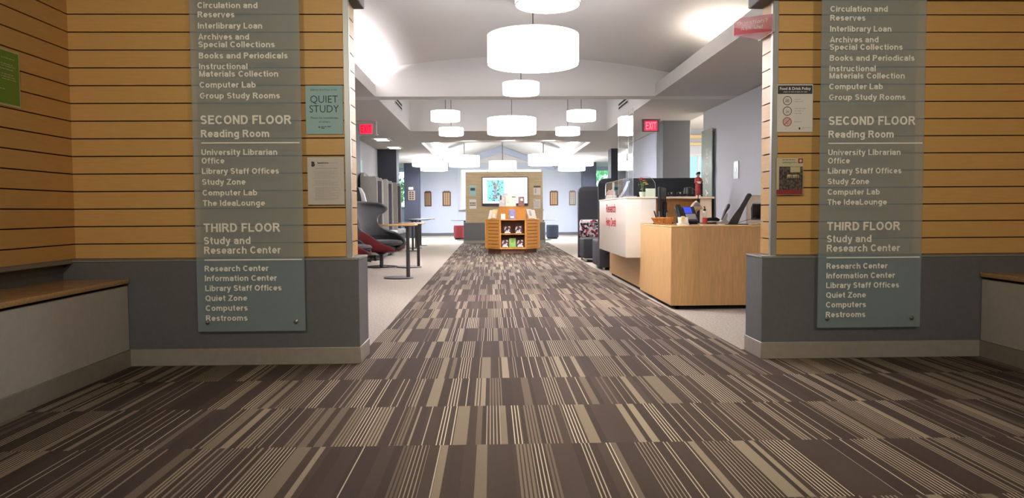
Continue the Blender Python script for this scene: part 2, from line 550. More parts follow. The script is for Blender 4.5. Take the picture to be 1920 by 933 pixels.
def stroke_text(s, w):
    key = (s, 'g', w)
    if key in TEXT_CACHE:
        return TEXT_CACHE[key]
    G = FONTS.setdefault(w, grotesque(w))
    vs, fs, x = [], [], 0.0
    for ch in s:
        adv, paths = G[ch]
        for ip, P in enumerate(paths):
            pts = [P[0]]
            for p in P[1:]:
                if math.hypot(p[0] - pts[-1][0], p[1] - pts[-1][1]) > 1e-4:
                    pts.append(p)
            n0 = len(vs)
            closed = len(pts) > 8 and math.hypot(pts[0][0] - pts[-1][0], pts[0][1] - pts[-1][1]) < 1e-3
            m = len(pts)
            for i in range(m):
                a = pts[i - 1] if i else (pts[-2] if closed else pts[0])
                c = pts[i + 1] if i < m - 1 else (pts[1] if closed else pts[-1])
                d1 = Vector((pts[i][0] - a[0], pts[i][1] - a[1]))
                d2 = Vector((c[0] - pts[i][0], c[1] - pts[i][1]))
                d1 = d1.normalized() if d1.length > 1e-6 else d2.normalized()
                d2 = d2.normalized() if d2.length > 1e-6 else d1
                tt = (d1 + d2)
                tt = tt.normalized() if tt.length > .2 else d1
                k = w / 2 / max(.55, abs(tt.dot(d1)))
                zz = ip * 1.4e-4 + i * 9e-6                              # overlapping strokes never share a plane
                vs += [(x + pts[i][0] - tt.y * k, pts[i][1] + tt.x * k, zz), (x + pts[i][0] + tt.y * k, pts[i][1] - tt.x * k, zz)]
            fs += [(n0 + 2 * i, n0 + 2 * i + 1, n0 + 2 * i + 3, n0 + 2 * i + 2) for i in range(m - 1)]
        x += adv + .115
    x0, x1 = min(v[0] for v in vs), max(v[0] for v in vs)
    TEXT_CACHE[key] = (vs, fs, x0, x1)
    return TEXT_CACHE[key]


CAPH = 0.69


def F_front(y):       # facing the camera side (-Y)
    return lambda u, v, d=0.0: (u, y - d, v)


def F_left(x):        # on a left-hand wall, facing +X
    return lambda u, v, d=0.0: (x + d, u, v)


def F_right(x):       # facing -X ; u runs towards -Y
    return lambda u, v, d=0.0: (x - d, -u, v)


class B:
    def __init__(s):
        s.bm = bmesh.new()

    def raw(s, verts, faces, m=0):
        bv = [s.bm.verts.new(v) for v in verts]
        out = []
        for f in faces:
            try:
                fc = s.bm.faces.new([bv[i] for i in f])
                fc.material_index = m
                out.append(fc)
            except ValueError:
                pass
        return bv, out

    def box(s, x0, x1, y0, y1, z0, z1, m=0, bev=0.0, seg=1, M=None):
        vs = [(x, y, z) for x in (x0, x1) for y in (y0, y1) for z in (z0, z1)]
        if M is not None:
            vs = [tuple(M @ Vector(v)) for v in vs]
        fs = [(0, 1, 3, 2), (4, 6, 7, 5), (0, 4, 5, 1), (2, 3, 7, 6), (0, 2, 6, 4), (1, 5, 7, 3)]
        bv, bf = s.raw(vs, fs, m)
        if bev:
            es = list({e for f in bf for e in f.edges})
            bmesh.ops.bevel(s.bm, geom=es, offset=bev, segments=seg, profile=0.5, affect='EDGES')
        return s

    def prism(s, poly, fr, d0, d1, m=0, bev=0.0, seg=2):
        """extrude a 2-D outline (u, v) from depth d0 to d1 in the frame fr"""
        n = len(poly)
        vs = [fr(u, v, d0) for u, v in poly] + [fr(u, v, d1) for u, v in poly]
        fs = [tuple(range(n))[::-1], tuple(range(n, 2 * n))] + [(i, (i + 1) % n, n + (i + 1) % n, n + i) for i in range(n)]
        bv, bf = s.raw(vs, fs, m)
        if bev:
            es = list({e for f in bf[:2] for e in f.edges})
            bmesh.ops.bevel(s.bm, geom=es, offset=bev, segments=seg, profile=0.5, affect='EDGES')
        return s

    def lathe(s, prof, c=(0, 0, 0), n=24, m=0, sx=1.0, sy=1.0, M=None, cap0=True, cap1=True):
        rings = []
        for r, z in prof:
            ring = []
            for i in range(n):
                a = 2 * PI * i / n
                v = Vector((c[0] + sx * r * math.cos(a), c[1] + sy * r * math.sin(a), c[2] + z))
                ring.append(s.bm.verts.new(M @ v if M is not None else v))
            rings.append(ring)
        for a, b in zip(rings, rings[1:]):
            for i in range(n):
                f = s.bm.faces.new((a[i], a[(i + 1) % n], b[(i + 1) % n], b[i]))
                f.material_index = m
        if cap0 and prof[0][0] > 1e-6:
            s.bm.faces.new(rings[0][::-1]).material_index = m
        if cap1 and prof[-1][0] > 1e-6:
            s.bm.faces.new(rings[-1]).material_index = m
        return s

    def tube(s, pts, r, n=8, m=0):
        pts = [Vector(p) for p in pts]
        rs = r if isinstance(r, (list, tuple)) else [r] * len(pts)
        rings = []
        ref = None
        for i, p in enumerate(pts):
            t = (pts[min(i + 1, len(pts) - 1)] - pts[max(i - 1, 0)]).normalized()
            if ref is None:
                ref = Vector((0, 0, 1)) if abs(t.z) < 0.9 else Vector((1, 0, 0))
            a = t.cross(ref).normalized()
            b = t.cross(a).normalized()
            ref = b.cross(t) * -1 if False else ref
            rings.append([s.bm.verts.new(p + rs[i] * (math.cos(2 * PI * k / n) * a + math.sin(2 * PI * k / n) * b)) for k in range(n)])
        for a, b in zip(rings, rings[1:]):
            for i in range(n):
                s.bm.faces.new((a[i], a[(i + 1) % n], b[(i + 1) % n], b[i])).material_index = m
        s.bm.faces.new(rings[0][::-1]).material_index = m
        s.bm.faces.new(rings[-1]).material_index = m
        return s

    def ball(s, c, r, m=0, sz=1.0, sub=2, jitter=0.0, sx=1.0, sy=1.0):
        g = bmesh.ops.create_icosphere(s.bm, subdivisions=sub, radius=1.0)
        for v in g['verts']:
            k = 1 + random.uniform(-jitter, jitter)
            v.co = Vector((c[0] + v.co.x * r * k * sx, c[1] + v.co.y * r * k * sy, c[2] + v.co.z * r * k * sz))
        for f in {f for v in g['verts'] for f in v.link_faces}:
            f.material_index = m
        return s

    def text(s, body, fr, u, v, cap, w=None, m=0, bold=0.012, d=0.0012, align='l', vertical=False, stroke=0):
        """one line of raised lettering; (u, v) is the left end at mid cap height"""
        vs, fs, x0, x1 = stroke_text(body, stroke) if stroke else text_geo(body, bold)
        sc = cap if stroke else cap / CAPH
        su = sc if w is None else w / (x1 - x0)
        ww = (x1 - x0) * su
        off = {'l': 0.0, 'c': -ww / 2, 'r': -ww}[align]
        if vertical:
            P = [fr(u - (y * sc - cap / 2), v + off + (x - x0) * su, d + z) for x, y, z in vs]
        else:
            P = [fr(u + off + (x - x0) * su, v + y * sc - cap / 2, d + z) for x, y, z in vs]
        s.raw(P, fs, m)
        return s

    def rect(s, fr, u0, u1, v0, v1, d0, d1, m=0):
        return s.prism([(u0, v0), (u1, v0), (u1, v1), (u0, v1)], fr, d0, d1, m)

    def fine(s, fr, u0, u1, v, h, d=0.0012, m=0, words=None):
        """one line of print too small to read, as broken ink strokes"""
        u = u0
        rr = random.Random(int(abs(v * 9000)) + int(abs(u0 * 700)))
        while u < u1 - h:
            L = min(rr.uniform(1.5, 5.5) * h, u1 - u)
            s.raw([fr(u, v - h * .35, d), fr(u + L, v - h * .35, d), fr(u + L, v + h * .35, d), fr(u, v + h * .35, d)], [(0, 1, 2, 3)], m)
            u += L + h * 0.8
        return s

    def build(s, name, mats, parent=None, loc=None, flat=False):
        bmesh.ops.recalc_face_normals(s.bm, faces=s.bm.faces[:])
        me = bpy.data.meshes.new(name)
        s.bm.to_mesh(me)
        s.bm.free()
        for x in (mats if isinstance(mats, (list, tuple)) else [mats]):
            me.materials.append(MATS[x])
        if not flat:
            for p_ in me.polygons:
                p_.use_smooth = True
            me.set_sharp_from_angle(angle=math.radians(38))
        o = bpy.data.objects.new(name, me)
        COL.objects.link(o)
        if parent is not None:
            o.parent = parent
        if loc is not None:
            o.location = loc
        return o


def thing(name, label, cat, loc=(0, 0, 0), rz=0.0, group=None):
    o = bpy.data.objects.new(name, None)
    o.empty_display_size = 0.1
    COL.objects.link(o)
    o.location = loc
    o.rotation_euler = (0, 0, rz)
    return tag(o, label, cat, group)


def tag(o, label, cat, group=None):
    o['label'] = label
    o['category'] = cat
    if group:
        o['group'] = group
    return o


def struct(o):
    o['kind'] = 'structure'
    return o


def dup(root, loc=None, rz=None, label=None, group=None):
    r = root.copy()
    COL.objects.link(r)
    if loc is not None:
        r.location = loc
    if rz is not None:
        r.rotation_euler = (0, 0, rz)
    if label:
        r['label'] = label
    if group:
        r['group'] = group
    for ch in list(root.children):
        c = ch.copy()
        COL.objects.link(c)
        c.parent = r
        for g in list(ch.children):
            d = g.copy()
            COL.objects.link(d)
            d.parent = c
    return r

# ================================================================== THE SETTING
def plane(name, pts, m, z=0.0):
    b = B()
    b.raw([(x, y, z) for x, y in pts], [tuple(range(len(pts)))])
    return struct(b.build(name, m))


XL, XR, YF = -0.80, 1.555, 20.6            # striped runner
plane('floor', [(-2.46, -2.6), (3.28, -2.6), (3.28, 4.56), (XR, 4.56), (XR, YF), (XL, YF), (XL, 4.56), (-2.46, 4.56)], 'striped_carpet')
b = B()
b.raw([(-5.1, 4.56, 0), (XL, 4.56, 0), (XL, YF, 0), (XL, 27.4, 0), (-5.1, 27.4, 0)], [(0, 1, 2, 3, 4)])
b.raw([(XR, 4.56, 0), (6.4, 4.56, 0), (6.4, 27.4, 0), (XR, 27.4, 0), (XR, YF, 0)], [(0, 1, 2, 3, 4)])
b.raw([(XL, YF, 0), (XR, YF, 0), (XR, 27.4, 0), (XL, 27.4, 0)], [(0, 1, 2, 3)])
struct(b.build('floor_lounge', 'grey_carpet'))

GROOVES = [0.698 + 0.1005 * k for k in range(20)]


def slats(b, lo, hi, z0, z1, boxf, th=0.018, gap=0.007):
    """boards between grooves; boxf(z0, z1, depth0, depth1, mat) writes one board"""
    zs = [z0] + [g for g in GROOVES if z0 + 0.02 < g < z1 - 0.02] + [z1]
    boxf(z0, z1, th - 0.004, th + 0.02, 1)
    for a, c in zip(zs, zs[1:]):
        a2 = a + (gap / 2 if a != z0 else 0)
        c2 = c - (gap / 2 if c != z1 else 0)
        boxf(a2, c2, 0.0, th, 0)


ZT = 2.62
# --- front walls with slat boards, either side of the opening (their slat face at Y 4.34)
b = B()
slats(b, 0, 0, 0.615, ZT, lambda a, c, d0, d1, m: b.box(-2.46, -0.845, 4.34 + d0, 4.34 + d1, a, c, m))
b.box(-2.46, -0.845, 4.375, 4.54, 0.6, ZT, 0)
slats(b, 0, 0, 0.615, ZT, lambda a, c, d0, d1, m: b.box(-0.82 - d1, -0.82 - d0, 4.365, 4.56, a, c, m))
struct(b.build('wall_front_left', ['maple', 'groove']))
b = B()
slats(b, 0, 0, 0.605, ZT, lambda a, c, d0, d1, m: b.box(1.683, 3.30, 4.34 + d0, 4.34 + d1, a, c, m))
b.box(1.683, 3.30, 4.375, 4.52, 0.6, ZT, 0)
slats(b, 0, 0, 0.605, ZT, lambda a, c, d0, d1, m: b.box(1.655 + d0, 1.655 + d1, 4.365, 4.52, a, c, m))
struct(b.build('wall_front_right', ['maple', 'groove']))
# --- slat walls at the sides of the foyer
b = B()
slats(b, 0, 0, 0.615, ZT, lambda a, c, d0, d1, m: b.box(-2.40 - d1, -2.40 - d0, -2.5, 4.34, a, c, m))
struct(b.build('wall_left', ['maple', 'groove']))
b = B()
slats(b, 0, 0, 0.615, ZT, lambda a, c, d0, d1, m: b.box(3.24 + d0, 3.24 + d1, -2.5, 4.34, a, c, m))
struct(b.build('wall_right', ['maple', 'groove']))
b = B()
b.box(-2.6, 3.4, -2.6, -2.5, 0, ZT)
struct(b.build('wall_back', 'paint_wall'))
b = B()
b.box(-2.6, 3.4, -2.6, 4.56, ZT, ZT + 0.1)
struct(b.build('ceiling_foyer', 'paint_soffit'))
# metal corner trims
b = B()
b.box(-0.845, -0.812, 4.333, 4.366, 0.607, ZT, bev=0.002)
struct(b.build('trim_1', 'alu'))
b = B()
b.box(1.648, 1.683, 4.333, 4.366, 0.60, ZT, bev=0.002)
struct(b.build('trim_2', 'alu'))
# dado plinths with their ledges
b = B()
b.box(-2.46, -0.763, 4.26, 4.56, 0.095, 0.597)
b.box(-2.46, -0.760, 4.257, 4.563, 0.597, 0.612, 1, bev=0.003)
struct(b.build('wall_dado_left', ['dado_grey', 'ledge_grey']))
b = B()
b.box(1.572, 3.28, 4.26, 4.53, 0.095, 0.588)
b.box(1.569, 3.28, 4.257, 4.533, 0.588, 0.602, 1, bev=0.003)
struct(b.build('wall_dado_right', ['dado_grey', 'ledge_grey']))
b = B()
b.box(-2.56, -2.43, -2.5, 4.262, 0.0, 0.59)
struct(b.build('wall_dado_left_side', 'dado_grey'))
b = B()
b.box(-2.56, -2.375, -2.5, 4.34, 0.59, 0.617, bev=0.004)
struct(b.build('trim_8', 'ledge_grey'))
b = B()
b.box(3.27, 3.40, -2.5, 4.262, 0.0, 0.59)
struct(b.build('wall_dado_right_side', 'dado_grey'))
b = B()
b.box(3.215, 3.40, -2.5, 4.34, 0.59, 0.617, bev=0.004)
struct(b.build('trim_9', 'ledge_grey'))
b = B()
b.box(-2.46, -0.757, 4.253, 4.566, 0.0, 0.098, bev=0.003)
struct(b.build('baseboard_left', 'base_grey'))
b = B()
b.box(1.566, 3.28, 4.253, 4.536, 0.0, 0.098, bev=0.003)
struct(b.build('baseboard_right', 'base_grey'))
# grey capitals over the slats
b = B()
b.box(-2.46, -0.757, 4.257, 4.563, 2.093, ZT + .05, bev=0.004)
struct(b.build('trim_3', 'dado_grey'))
b = B()
b.box(1.570, 3.28, 4.257, 4.533, 2.088, ZT + .05, bev=0.004)
struct(b.build('trim_4', 'dado_grey'))

# --- long side walls of the hall
b = B()
b.box(-2.97, -2.87, 4.5, 18.95, 0, 2.75)
struct(b.build('wall_hall_left', 'paint_wall'))
b = B()
b.box(3.43, 3.53, 4.5, 11.96, 0, 2.9)
struct(b.build('wall_hall_right', 'paint_wall'))
b = B()
b.box(-2.97, -0.85, 4.56, 4.62, 0, ZT)          # back faces of the front walls
struct(b.build('wall_front_left_rear', 'paint_wall'))
b = B()
b.box(1.70, 3.5, 4.53, 4.60, 0, ZT)
struct(b.build('wall_front_right_rear', 'paint_wall'))
b = B()
b.box(3.03, 3.13, 13.54, 16.4, 0, 2.31)
b.box(2.98, 3.13, 13.54, 16.4, 2.31, 2.46, 1)
struct(b.build('wall_screen_right', ['paint_blue', 'paint_soffit']))


def column(name, x0, x1, y0, y1, m, z1=2.46):
    b = B()
    b.box(x0, x1, y0, y1, 0, z1, bev=0.006)
    return struct(b.build(name, m))


column('column_grey_left', -2.86, -2.362, 13.06, 13.56, 'column_grey')
column('column_grey_right', 3.03, 3.515, 13.06, 13.56, 'column_grey')
column('column_dark_left', -2.88, -2.39, 18.9, 19.4, 'column_dark')
column('column_dark_right', 3.06, 3.55, 18.9, 19.4, 'column_dark')
column('column_navy_left', -2.86, -2.373, 24.5, 25.0, 'column_navy')
column('column_navy_right', 3.03, 3.475, 24.5, 25.0, 'column_navy')

# --- side room on the right, seen past the wall's end
b = B()
b.box(3.53, 6.2, 11.86, 11.96, 0, 2.9)
b.box(6.2, 6.3, 11.86, 17.7, 0, 2.9)
b.box(3.43, 3.53, 13.56, 19.0, 0, 2.9)
struct(b.build('wall_side_room', 'paint_white'))
b = B()
b.box(3.43, 4.55, 17.6, 17.7, 0, 2.9)
b.box(5.75, 6.3, 17.6, 17.7, 0, 2.9)
b.box(4.55, 5.75, 17.6, 17.7, 0, 0.9)
b.box(4.55, 5.75, 17.6, 17.7, 2.2, 2.9)
struct(b.build('wall_side_room_back', 'paint_blue'))
b = B()
b.box(3.53, 6.2, 17.52, 17.6, 2.40, 2.46, bev=0.01)
b.box(3.53, 6.2, 17.50, 17.6, 2.56, 2.64, bev=0.01)
struct(b.build('trim_5', 'cornice'))
b = B()
b.box(3.43, 6.3, 11.86, 17.7, 2.78, 2.9)
b.box(3.501, 3.53, 11.961, 13.1, 2.445, 2.8)
struct(b.build('ceiling_side_room', 'paint_white'))


def window(name, x0, x1, y, z0, z1, nx=2, nz=1, axis='x', fr=0.05, sill=True):
    """frame, mullions and pane; runs along axis at the plane y"""
    def bx(b, u0, u1, d0, d1, a, c, m=0, bev=0.0):
        if axis == 'x':
            b.box(u0, u1, y + d0, y + d1, a, c, m, bev)
        else:
            b.box(y + d0, y + d1, u0, u1, a, c, m, bev)
    b = B()
    bx(b, x0, x0 + fr, -0.03, 0.05, z0 + fr, z1 - fr)
    bx(b, x1 - fr, x1, -0.03, 0.05, z0 + fr, z1 - fr)
    bx(b, x0, x1, -0.03, 0.05, z0, z0 + fr)
    bx(b, x0, x1, -0.03, 0.05, z1 - fr, z1)
    for i in range(1, nx):
        u = x0 + (x1 - x0) * i / nx
        bx(b, u - 0.02, u + 0.02, -0.02, 0.04, z0 + fr, z1 - fr)
    for i in range(1, nz):
        a = z0 + (z1 - z0) * i / nz
        bx(b, x0, x1, -0.02, 0.04, a - 0.02, a + 0.02)
    o = struct(b.build(name, 'paint_white'))
    b = B()
    bx(b, x0 + fr, x1 - fr, 0.0, 0.008, z0 + fr, z1 - fr)
    struct(b.build('window_pane', 'window_glass', o))
    if sill:
        b = B()
        bx(b, x0 - 0.05, x1 + 0.05, -0.12, 0.0, z0 - 0.04, z0, bev=0.006)
        struct(b.build('window_sill', 'base_grey', o))
    return o


window('window_1', 4.55, 5.75, 17.65, 0.9, 2.2, 3, 1)

# --- lounge shell
b = B()
b.box(-5.1, -2.87, 19.0, 19.1, 0, 2.6)
b.box(3.53, 5.8, 19.0, 19.1, 0, 2.6)
struct(b.build('wall_lounge_near', 'paint_blue'))


def wall_with_hole(name, u0, u1, y, hole, axis='x', m='paint_blue', th=0.1, zt=2.6):
    h0, h1, z0, z1 = hole
    b = B()
    for a, c, p, q in ((u0, h0, 0, zt), (h1, u1, 0, zt), (h0, h1, 0, z0), (h0, h1, z1, zt)):
        if c - a < 0.01:
            continue
        if axis == 'x':
            b.box(a, c, y, y + th, p, q)
        else:
            b.box(y, y + th, a, c, p, q)
    return struct(b.build(name, m))


wall_with_hole('wall_lounge_left', 19.05, 27.2, -5.1, (21.2, 25.2, 1.0, 2.36), 'y')
window('window_2', 21.2, 25.2, -5.05, 1.0, 2.36, 4, 1, 'y')
wall_with_hole('wall_lounge_right', 19.05, 27.2, 5.75, (21.2, 25.2, 1.0, 2.36), 'y')
window('window_3', 21.2, 25.2, 5.80, 1.0, 2.36, 4, 1, 'y')
wall_with_hole('wall_lounge_back_left', -5.1, -2.6, 27.0, (-4.85, -2.95, 1.0, 2.36))
window('window_4', -4.85, -2.95, 27.05, 1.0, 2.36, 2, 1)
wall_with_hole('wall_lounge_back_right', 3.25, 5.85, 27.0, (3.6, 5.5, 1.0, 2.36))
window('window_5', 3.6, 5.5, 27.05, 1.0, 2.36, 2, 1)
# bays either side of the middle window: two flat leaves meeting at a faint corner
for nm, pts in (('wall_bay_left', [(-2.66, 26.75), (-1.94, 26.55), (-1.16, 26.75)]), ('wall_bay_right', [(1.88, 26.75), (2.62, 26.55), (3.30, 26.75)])):
    b = B()
    n = len(pts)
    P = [(x, y, 0) for x, y in pts] + [(x, y + 0.1, 0) for x, y in pts[::-1]]
    b.prism([(p[0], p[1]) for p in P], lambda u, v, d=0.0: (u, v, d), 0.0, 2.46)
    struct(b.build(nm, 'paint_blue'))
    b = B()
    P2 = [(x, y - 0.012) for x, y in pts] + [(x, y + 0.01) for x, y in pts[::-1]]
    b.prism(P2, lambda u, v, d=0.0: (u, v, d), 0.0, 0.10)
    struct(b.build('baseboard_' + nm[-5:].strip('_'), 'column_grey'))
b = B()
b.box(-2.66, -2.6, 25.0, 27.05, 0, 2.46)
b.box(3.28, 3.34, 25.0, 27.05, 0, 2.46)
struct(b.build('wall_bay_returns', 'paint_blue'))
wall_with_hole('wall_middle_back', -1.2, 1.95, 26.72, (-1.12, 1.84, 0.92, 2.40))
window('window_6', -1.12, 1.84, 26.77, 0.92, 2.40, 3, 1)

# --- ceilings.  hall soffit at 2.44, a shallow vault, a coffer, then the lounge's tent
VX, VR, VZ = 0.35, 10.2, 2.98
b = B()
b.box(-2.97, -1.59, 4.56, 10.25, 2.44, 2.47)
b.box(2.29, 3.5, 4.56, 10.25, 2.44, 2.47)
b.box(-1.59, -1.57, 4.56, 10.25, 2.44, 2.605)
b.box(2.27, 2.29, 4.56, 10.25, 2.44, 2.605)
b.box(-2.97, -1.60, 10.55, 14.65, 2.44, 2.47)
b.box(2.31, 3.5, 10.55, 14.65, 2.44, 2.47)
b.box(-2.97, -1.60, 14.65, 17.05, 2.44, 2.55)
b.box(-1.60, 2.31, 14.70, 17.05, 2.44, 2.55)
b.box(2.31, 3.5, 14.65, 17.05, 2.44, 2.55)
b.box(-5.1, -1.60, 17.05, 20.05, 2.44, 2.55)
b.box(2.29, 3.55, 17.05, 19.0, 2.44, 2.55)
b.box(2.29, 5.8, 19.0, 20.05, 2.44, 2.55)
struct(b.build('ceiling_soffit', 'paint_soffit'))
b = B()
n = 28
xs = [-2.42 + (3.12 + 2.42) * i / n for i in range(n + 1)]
zs = [VZ - VR + math.sqrt(VR * VR - (x - VX) ** 2) for x in xs]
P = [(x, 4.5, z) for x, z in zip(xs, zs)] + [(x, 10.3, z) for x, z in zip(xs, zs)]
b.raw(P, [(i, i + 1, n + 2 + i, n + 1 + i) for i in range(n)])
P = [(x, 4.5, z + .05) for x, z in zip(xs, zs)] + [(x, 10.3, z + .05) for x, z in zip(xs, zs)]
b.raw(P, [(i, i + 1, n + 2 + i, n + 1 + i) for i in range(n)])
b.box(-2.45, -2.42, 4.5, 10.3, 2.45, 2.68)
b.box(3.12, 3.15, 4.5, 10.3, 2.45, 2.68)
b.box(-2.6, 3.5, 4.50, 4.58, 2.6, 3.1)
struct(b.build('ceiling_vault', 'paint_white'))
b = B()
b.box(-2.97, 3.53, 10.25, 10.55, 2.44, 3.35)
struct(b.build('trim_6', 'paint_white'))
b = B()
b.box(-1.60, -1.57, 10.55, 14.70, 2.44, 3.3)
b.box(2.28, 2.31, 10.55, 14.70, 2.44, 3.3)
b.box(-1.57, 2.28, 14.65, 14.70, 2.44, 3.3)
b.box(-1.6, 2.31, 10.56, 14.7, 3.3, 3.34)
struct(b.build('ceiling_coffer', 'paint_soffit'))
b = B()
EZ, RZ = 2.50, 3.20
for sgn, x in ((-1, -1.58), (1, 2.27)):
    b.raw([(x, 17.05, EZ), (x, 26.72, EZ), (0.35, 26.72, RZ), (0.35, 17.05, RZ), (x, 17.05, EZ + .06), (x, 26.72, EZ + .06), (0.35, 26.72, RZ + .06), (0.35, 17.05, RZ + .06)],
          [(0, 1, 2, 3), (4, 5, 6, 7), (0, 1, 5, 4), (2, 3, 7, 6), (1, 2, 6, 5), (0, 3, 7, 4)])
b.box(-1.60, -1.58, 17.06, 26.72, 2.42, 2.53)
b.box(2.27, 2.29, 17.06, 26.72, 2.42, 2.53)
b.raw([(-1.58, 17.06, 2.5), (2.27, 17.06, 2.5), (0.35, 17.06, 3.2)], [(0, 1, 2)])
b.raw([(-1.58, 26.74, 2.47), (2.27, 26.74, 2.47), (2.27, 26.74, 2.5), (0.35, 26.74, 3.2), (-1.58, 26.74, 2.5)], [(0, 1, 2, 3, 4)])
struct(b.build('ceiling_tent', 'paint_white'))
b = B()                                                   # blue rafters against the end gable
for sgn in (-1, 1):
    x = 0.35 + sgn * 1.92
    b.prism([(0.35, 3.19), (x, 2.49), (x, 2.30), (0.35, 2.97)], F_front(26.70), 0, 0.10)
struct(b.build('trim_7', 'paint_beam'))
b = B()
b.box(-5.1, -1.6, 20.05, 27.2, 2.46, 2.56)
b.box(2.29, 5.85, 20.05, 27.2, 2.46, 2.56)
struct(b.build('ceiling_lounge', 'paint_white'))

# --- half-height wall that carries the television, free-standing at the runner's end
b = B()
b.box(-0.75, 1.45, 20.02, 20.30, 0.075, 0.555)
b.box(-0.755, 1.455, 20.01, 20.31, 0.555, 0.57, 1)
b.box(-0.76, 1.46, 20.0, 20.32, 0.0, 0.078, 1)
struct(b.build('wall_divider_dado', ['dado_grey', 'base_grey']))
b = B()
zs = [0.57 + 0.1 * k for k in range(14)] + [1.93]
b.box(-0.675, 1.38, 20.10, 20.24, 0.57, 1.925, 1)  # pale backing paints highlight lines into the gaps between the slats
for a, c in zip(zs, zs[1:]):
    if c - a > 0.02:
        b.box(-0.68, 1.385, 20.085, 20.102, a + 0.003, c - 0.003, 0)
b.box(-0.70, -0.68, 20.08, 20.25, 0.57, 1.93, 2)
b.box(1.385, 1.40, 20.08, 20.25, 0.57, 1.93, 2)
struct(b.build('wall_divider', ['maple_pale', 'plaque_brass', 'alu']))

# --- outside
b = B()
b.raw([(-40, 27.3, -0.6), (40, 27.3, -0.6), (40, 80, -0.6), (-40, 80, -0.6)], [(0, 1, 2, 3)])
b.raw([(-40, 0, -0.6), (-5.3, 0, -0.6), (-5.3, 27.3, -0.6), (-40, 27.3, -0.6)], [(0, 1, 2, 3)])
b.raw([(6.5, 0, -0.6), (40, 0, -0.6), (40, 27.3, -0.6), (6.5, 27.3, -0.6)], [(0, 1, 2, 3)])
struct(b.build('ground', 'ground'))


def tree(x, y, h, r, label, m, seed):
    rr = random.Random(seed)
    t = thing('tree', label, 'tree', (x, y, -0.6), 0, 'trees outside the lounge windows')
    b = B()
    b.tube([(0, 0, 0), (0.05, 0, h * .35), (-.04, .03, h * .7)], [0.16, 0.12, 0.05], 8)
    for k in range(4):
        a = rr.uniform(0, 2 * PI)
        b.tube([(0.02, 0, h * .4 + k * .15), (math.cos(a) * r * .6, math.sin(a) * r * .6, h * .6 + k * .2)], [0.05, 0.02], 6)
    b.build('trunk', 'bark', t)
    b = B()
    for k in range(420):
        a, e, q = rr.uniform(0, 2 * PI), rr.uniform(-.9, 1), rr.uniform(0.45, 1)
        c = Vector((math.cos(a) * r * q * math.sqrt(max(0, 1 - e * e)), math.sin(a) * r * q * math.sqrt(max(0, 1 - e * e)), h * .66 + e * q * h * .38))
        s1 = rr.uniform(.10, .2)
        d1 = Vector((rr.uniform(-1, 1), rr.uniform(-1, 1), rr.uniform(-1, 1))).normalized()
        d2 = d1.cross(Vector((rr.uniform(-1, 1), rr.uniform(-1, 1), rr.uniform(-1, 1)))).normalized()
        b.raw([c - d1 * s1, c + d2 * s1 * .5, c + d1 * s1, c - d2 * s1 * .5], [(0, 1, 2, 3)])
    b.build('foliage', m, t, flat=True)


tree(-4.6, 33.0, 4.4, 1.5, 'leafy green tree outside the window left of the navy column with the small plaque', 'foliage', 3)
tree(5.4, 32.5, 4.2, 1.5, 'leafy green tree outside the window right of the bare navy column', 'foliage_light', 5)

# ================================================================== FOYER THINGS
# ---- benches built in along the foyer's sides
def bench(side, label):
    sx = -1 if side == 'l' else 1
    face = -2.07 if side == 'l' else 2.872
    wall = -2.425 if side == 'l' else 3.265
    t = thing('bench', label, 'bench', ((face + wall) / 2, 1.0, 0))
    ox, oy = -(face + wall) / 2, -1.0
    y0, y1 = -2.3, 4.255
    z = 0.503 if side == 'l' else 0.497
    lo, hi = min(face, wall), max(face, wall)
    b = B()
    ov = 0.012
    b.box(lo + ox - (ov if side == 'r' else 0), hi + ox + (ov if side == 'l' else 0), y0 + oy, y1 + oy, z - 0.026, z, bev=0.004, seg=2)
    b.build('seat', 'maple_top', t)
    b = B()
    if side == 'l':
        b.box(face - 0.02 + ox, face + ox, y0 + oy, y1 + oy, 0.098, z - 0.04, bev=0.002)
    else:
        b.box(face + ox, face + 0.02 + ox, y0 + oy, y1 + oy, 0.098, z - 0.04, bev=0.002)
    b.build('front_panel', 'bench_white', t)
    b = B()
    b.box(lo + 0.03 + ox, hi - 0.03 + ox, y0 + 0.02 + oy, y1 - 0.01 + oy, 0.0, z - 0.024)
    b.build('carcass', 'shadow_gap', t)
    b = B()
    if side == 'l':
        b.box(face - 0.02 + ox, face + 0.006 + ox, y0 + oy, y1 + oy, 0.0, 0.098, bev=0.002)
    else:
        b.box(face - 0.006 + ox, face + 0.02 + ox, y0 + oy, y1 + oy, 0.0, 0.098, bev=0.002)
    b.build('kick_board', 'base_grey', t)
    return t


bench('l', 'built-in foyer bench with wood seat and pale front, beside the green poster wall')
bench('r', 'built-in foyer bench with wood seat, beyond the directory beside the food policy sign')

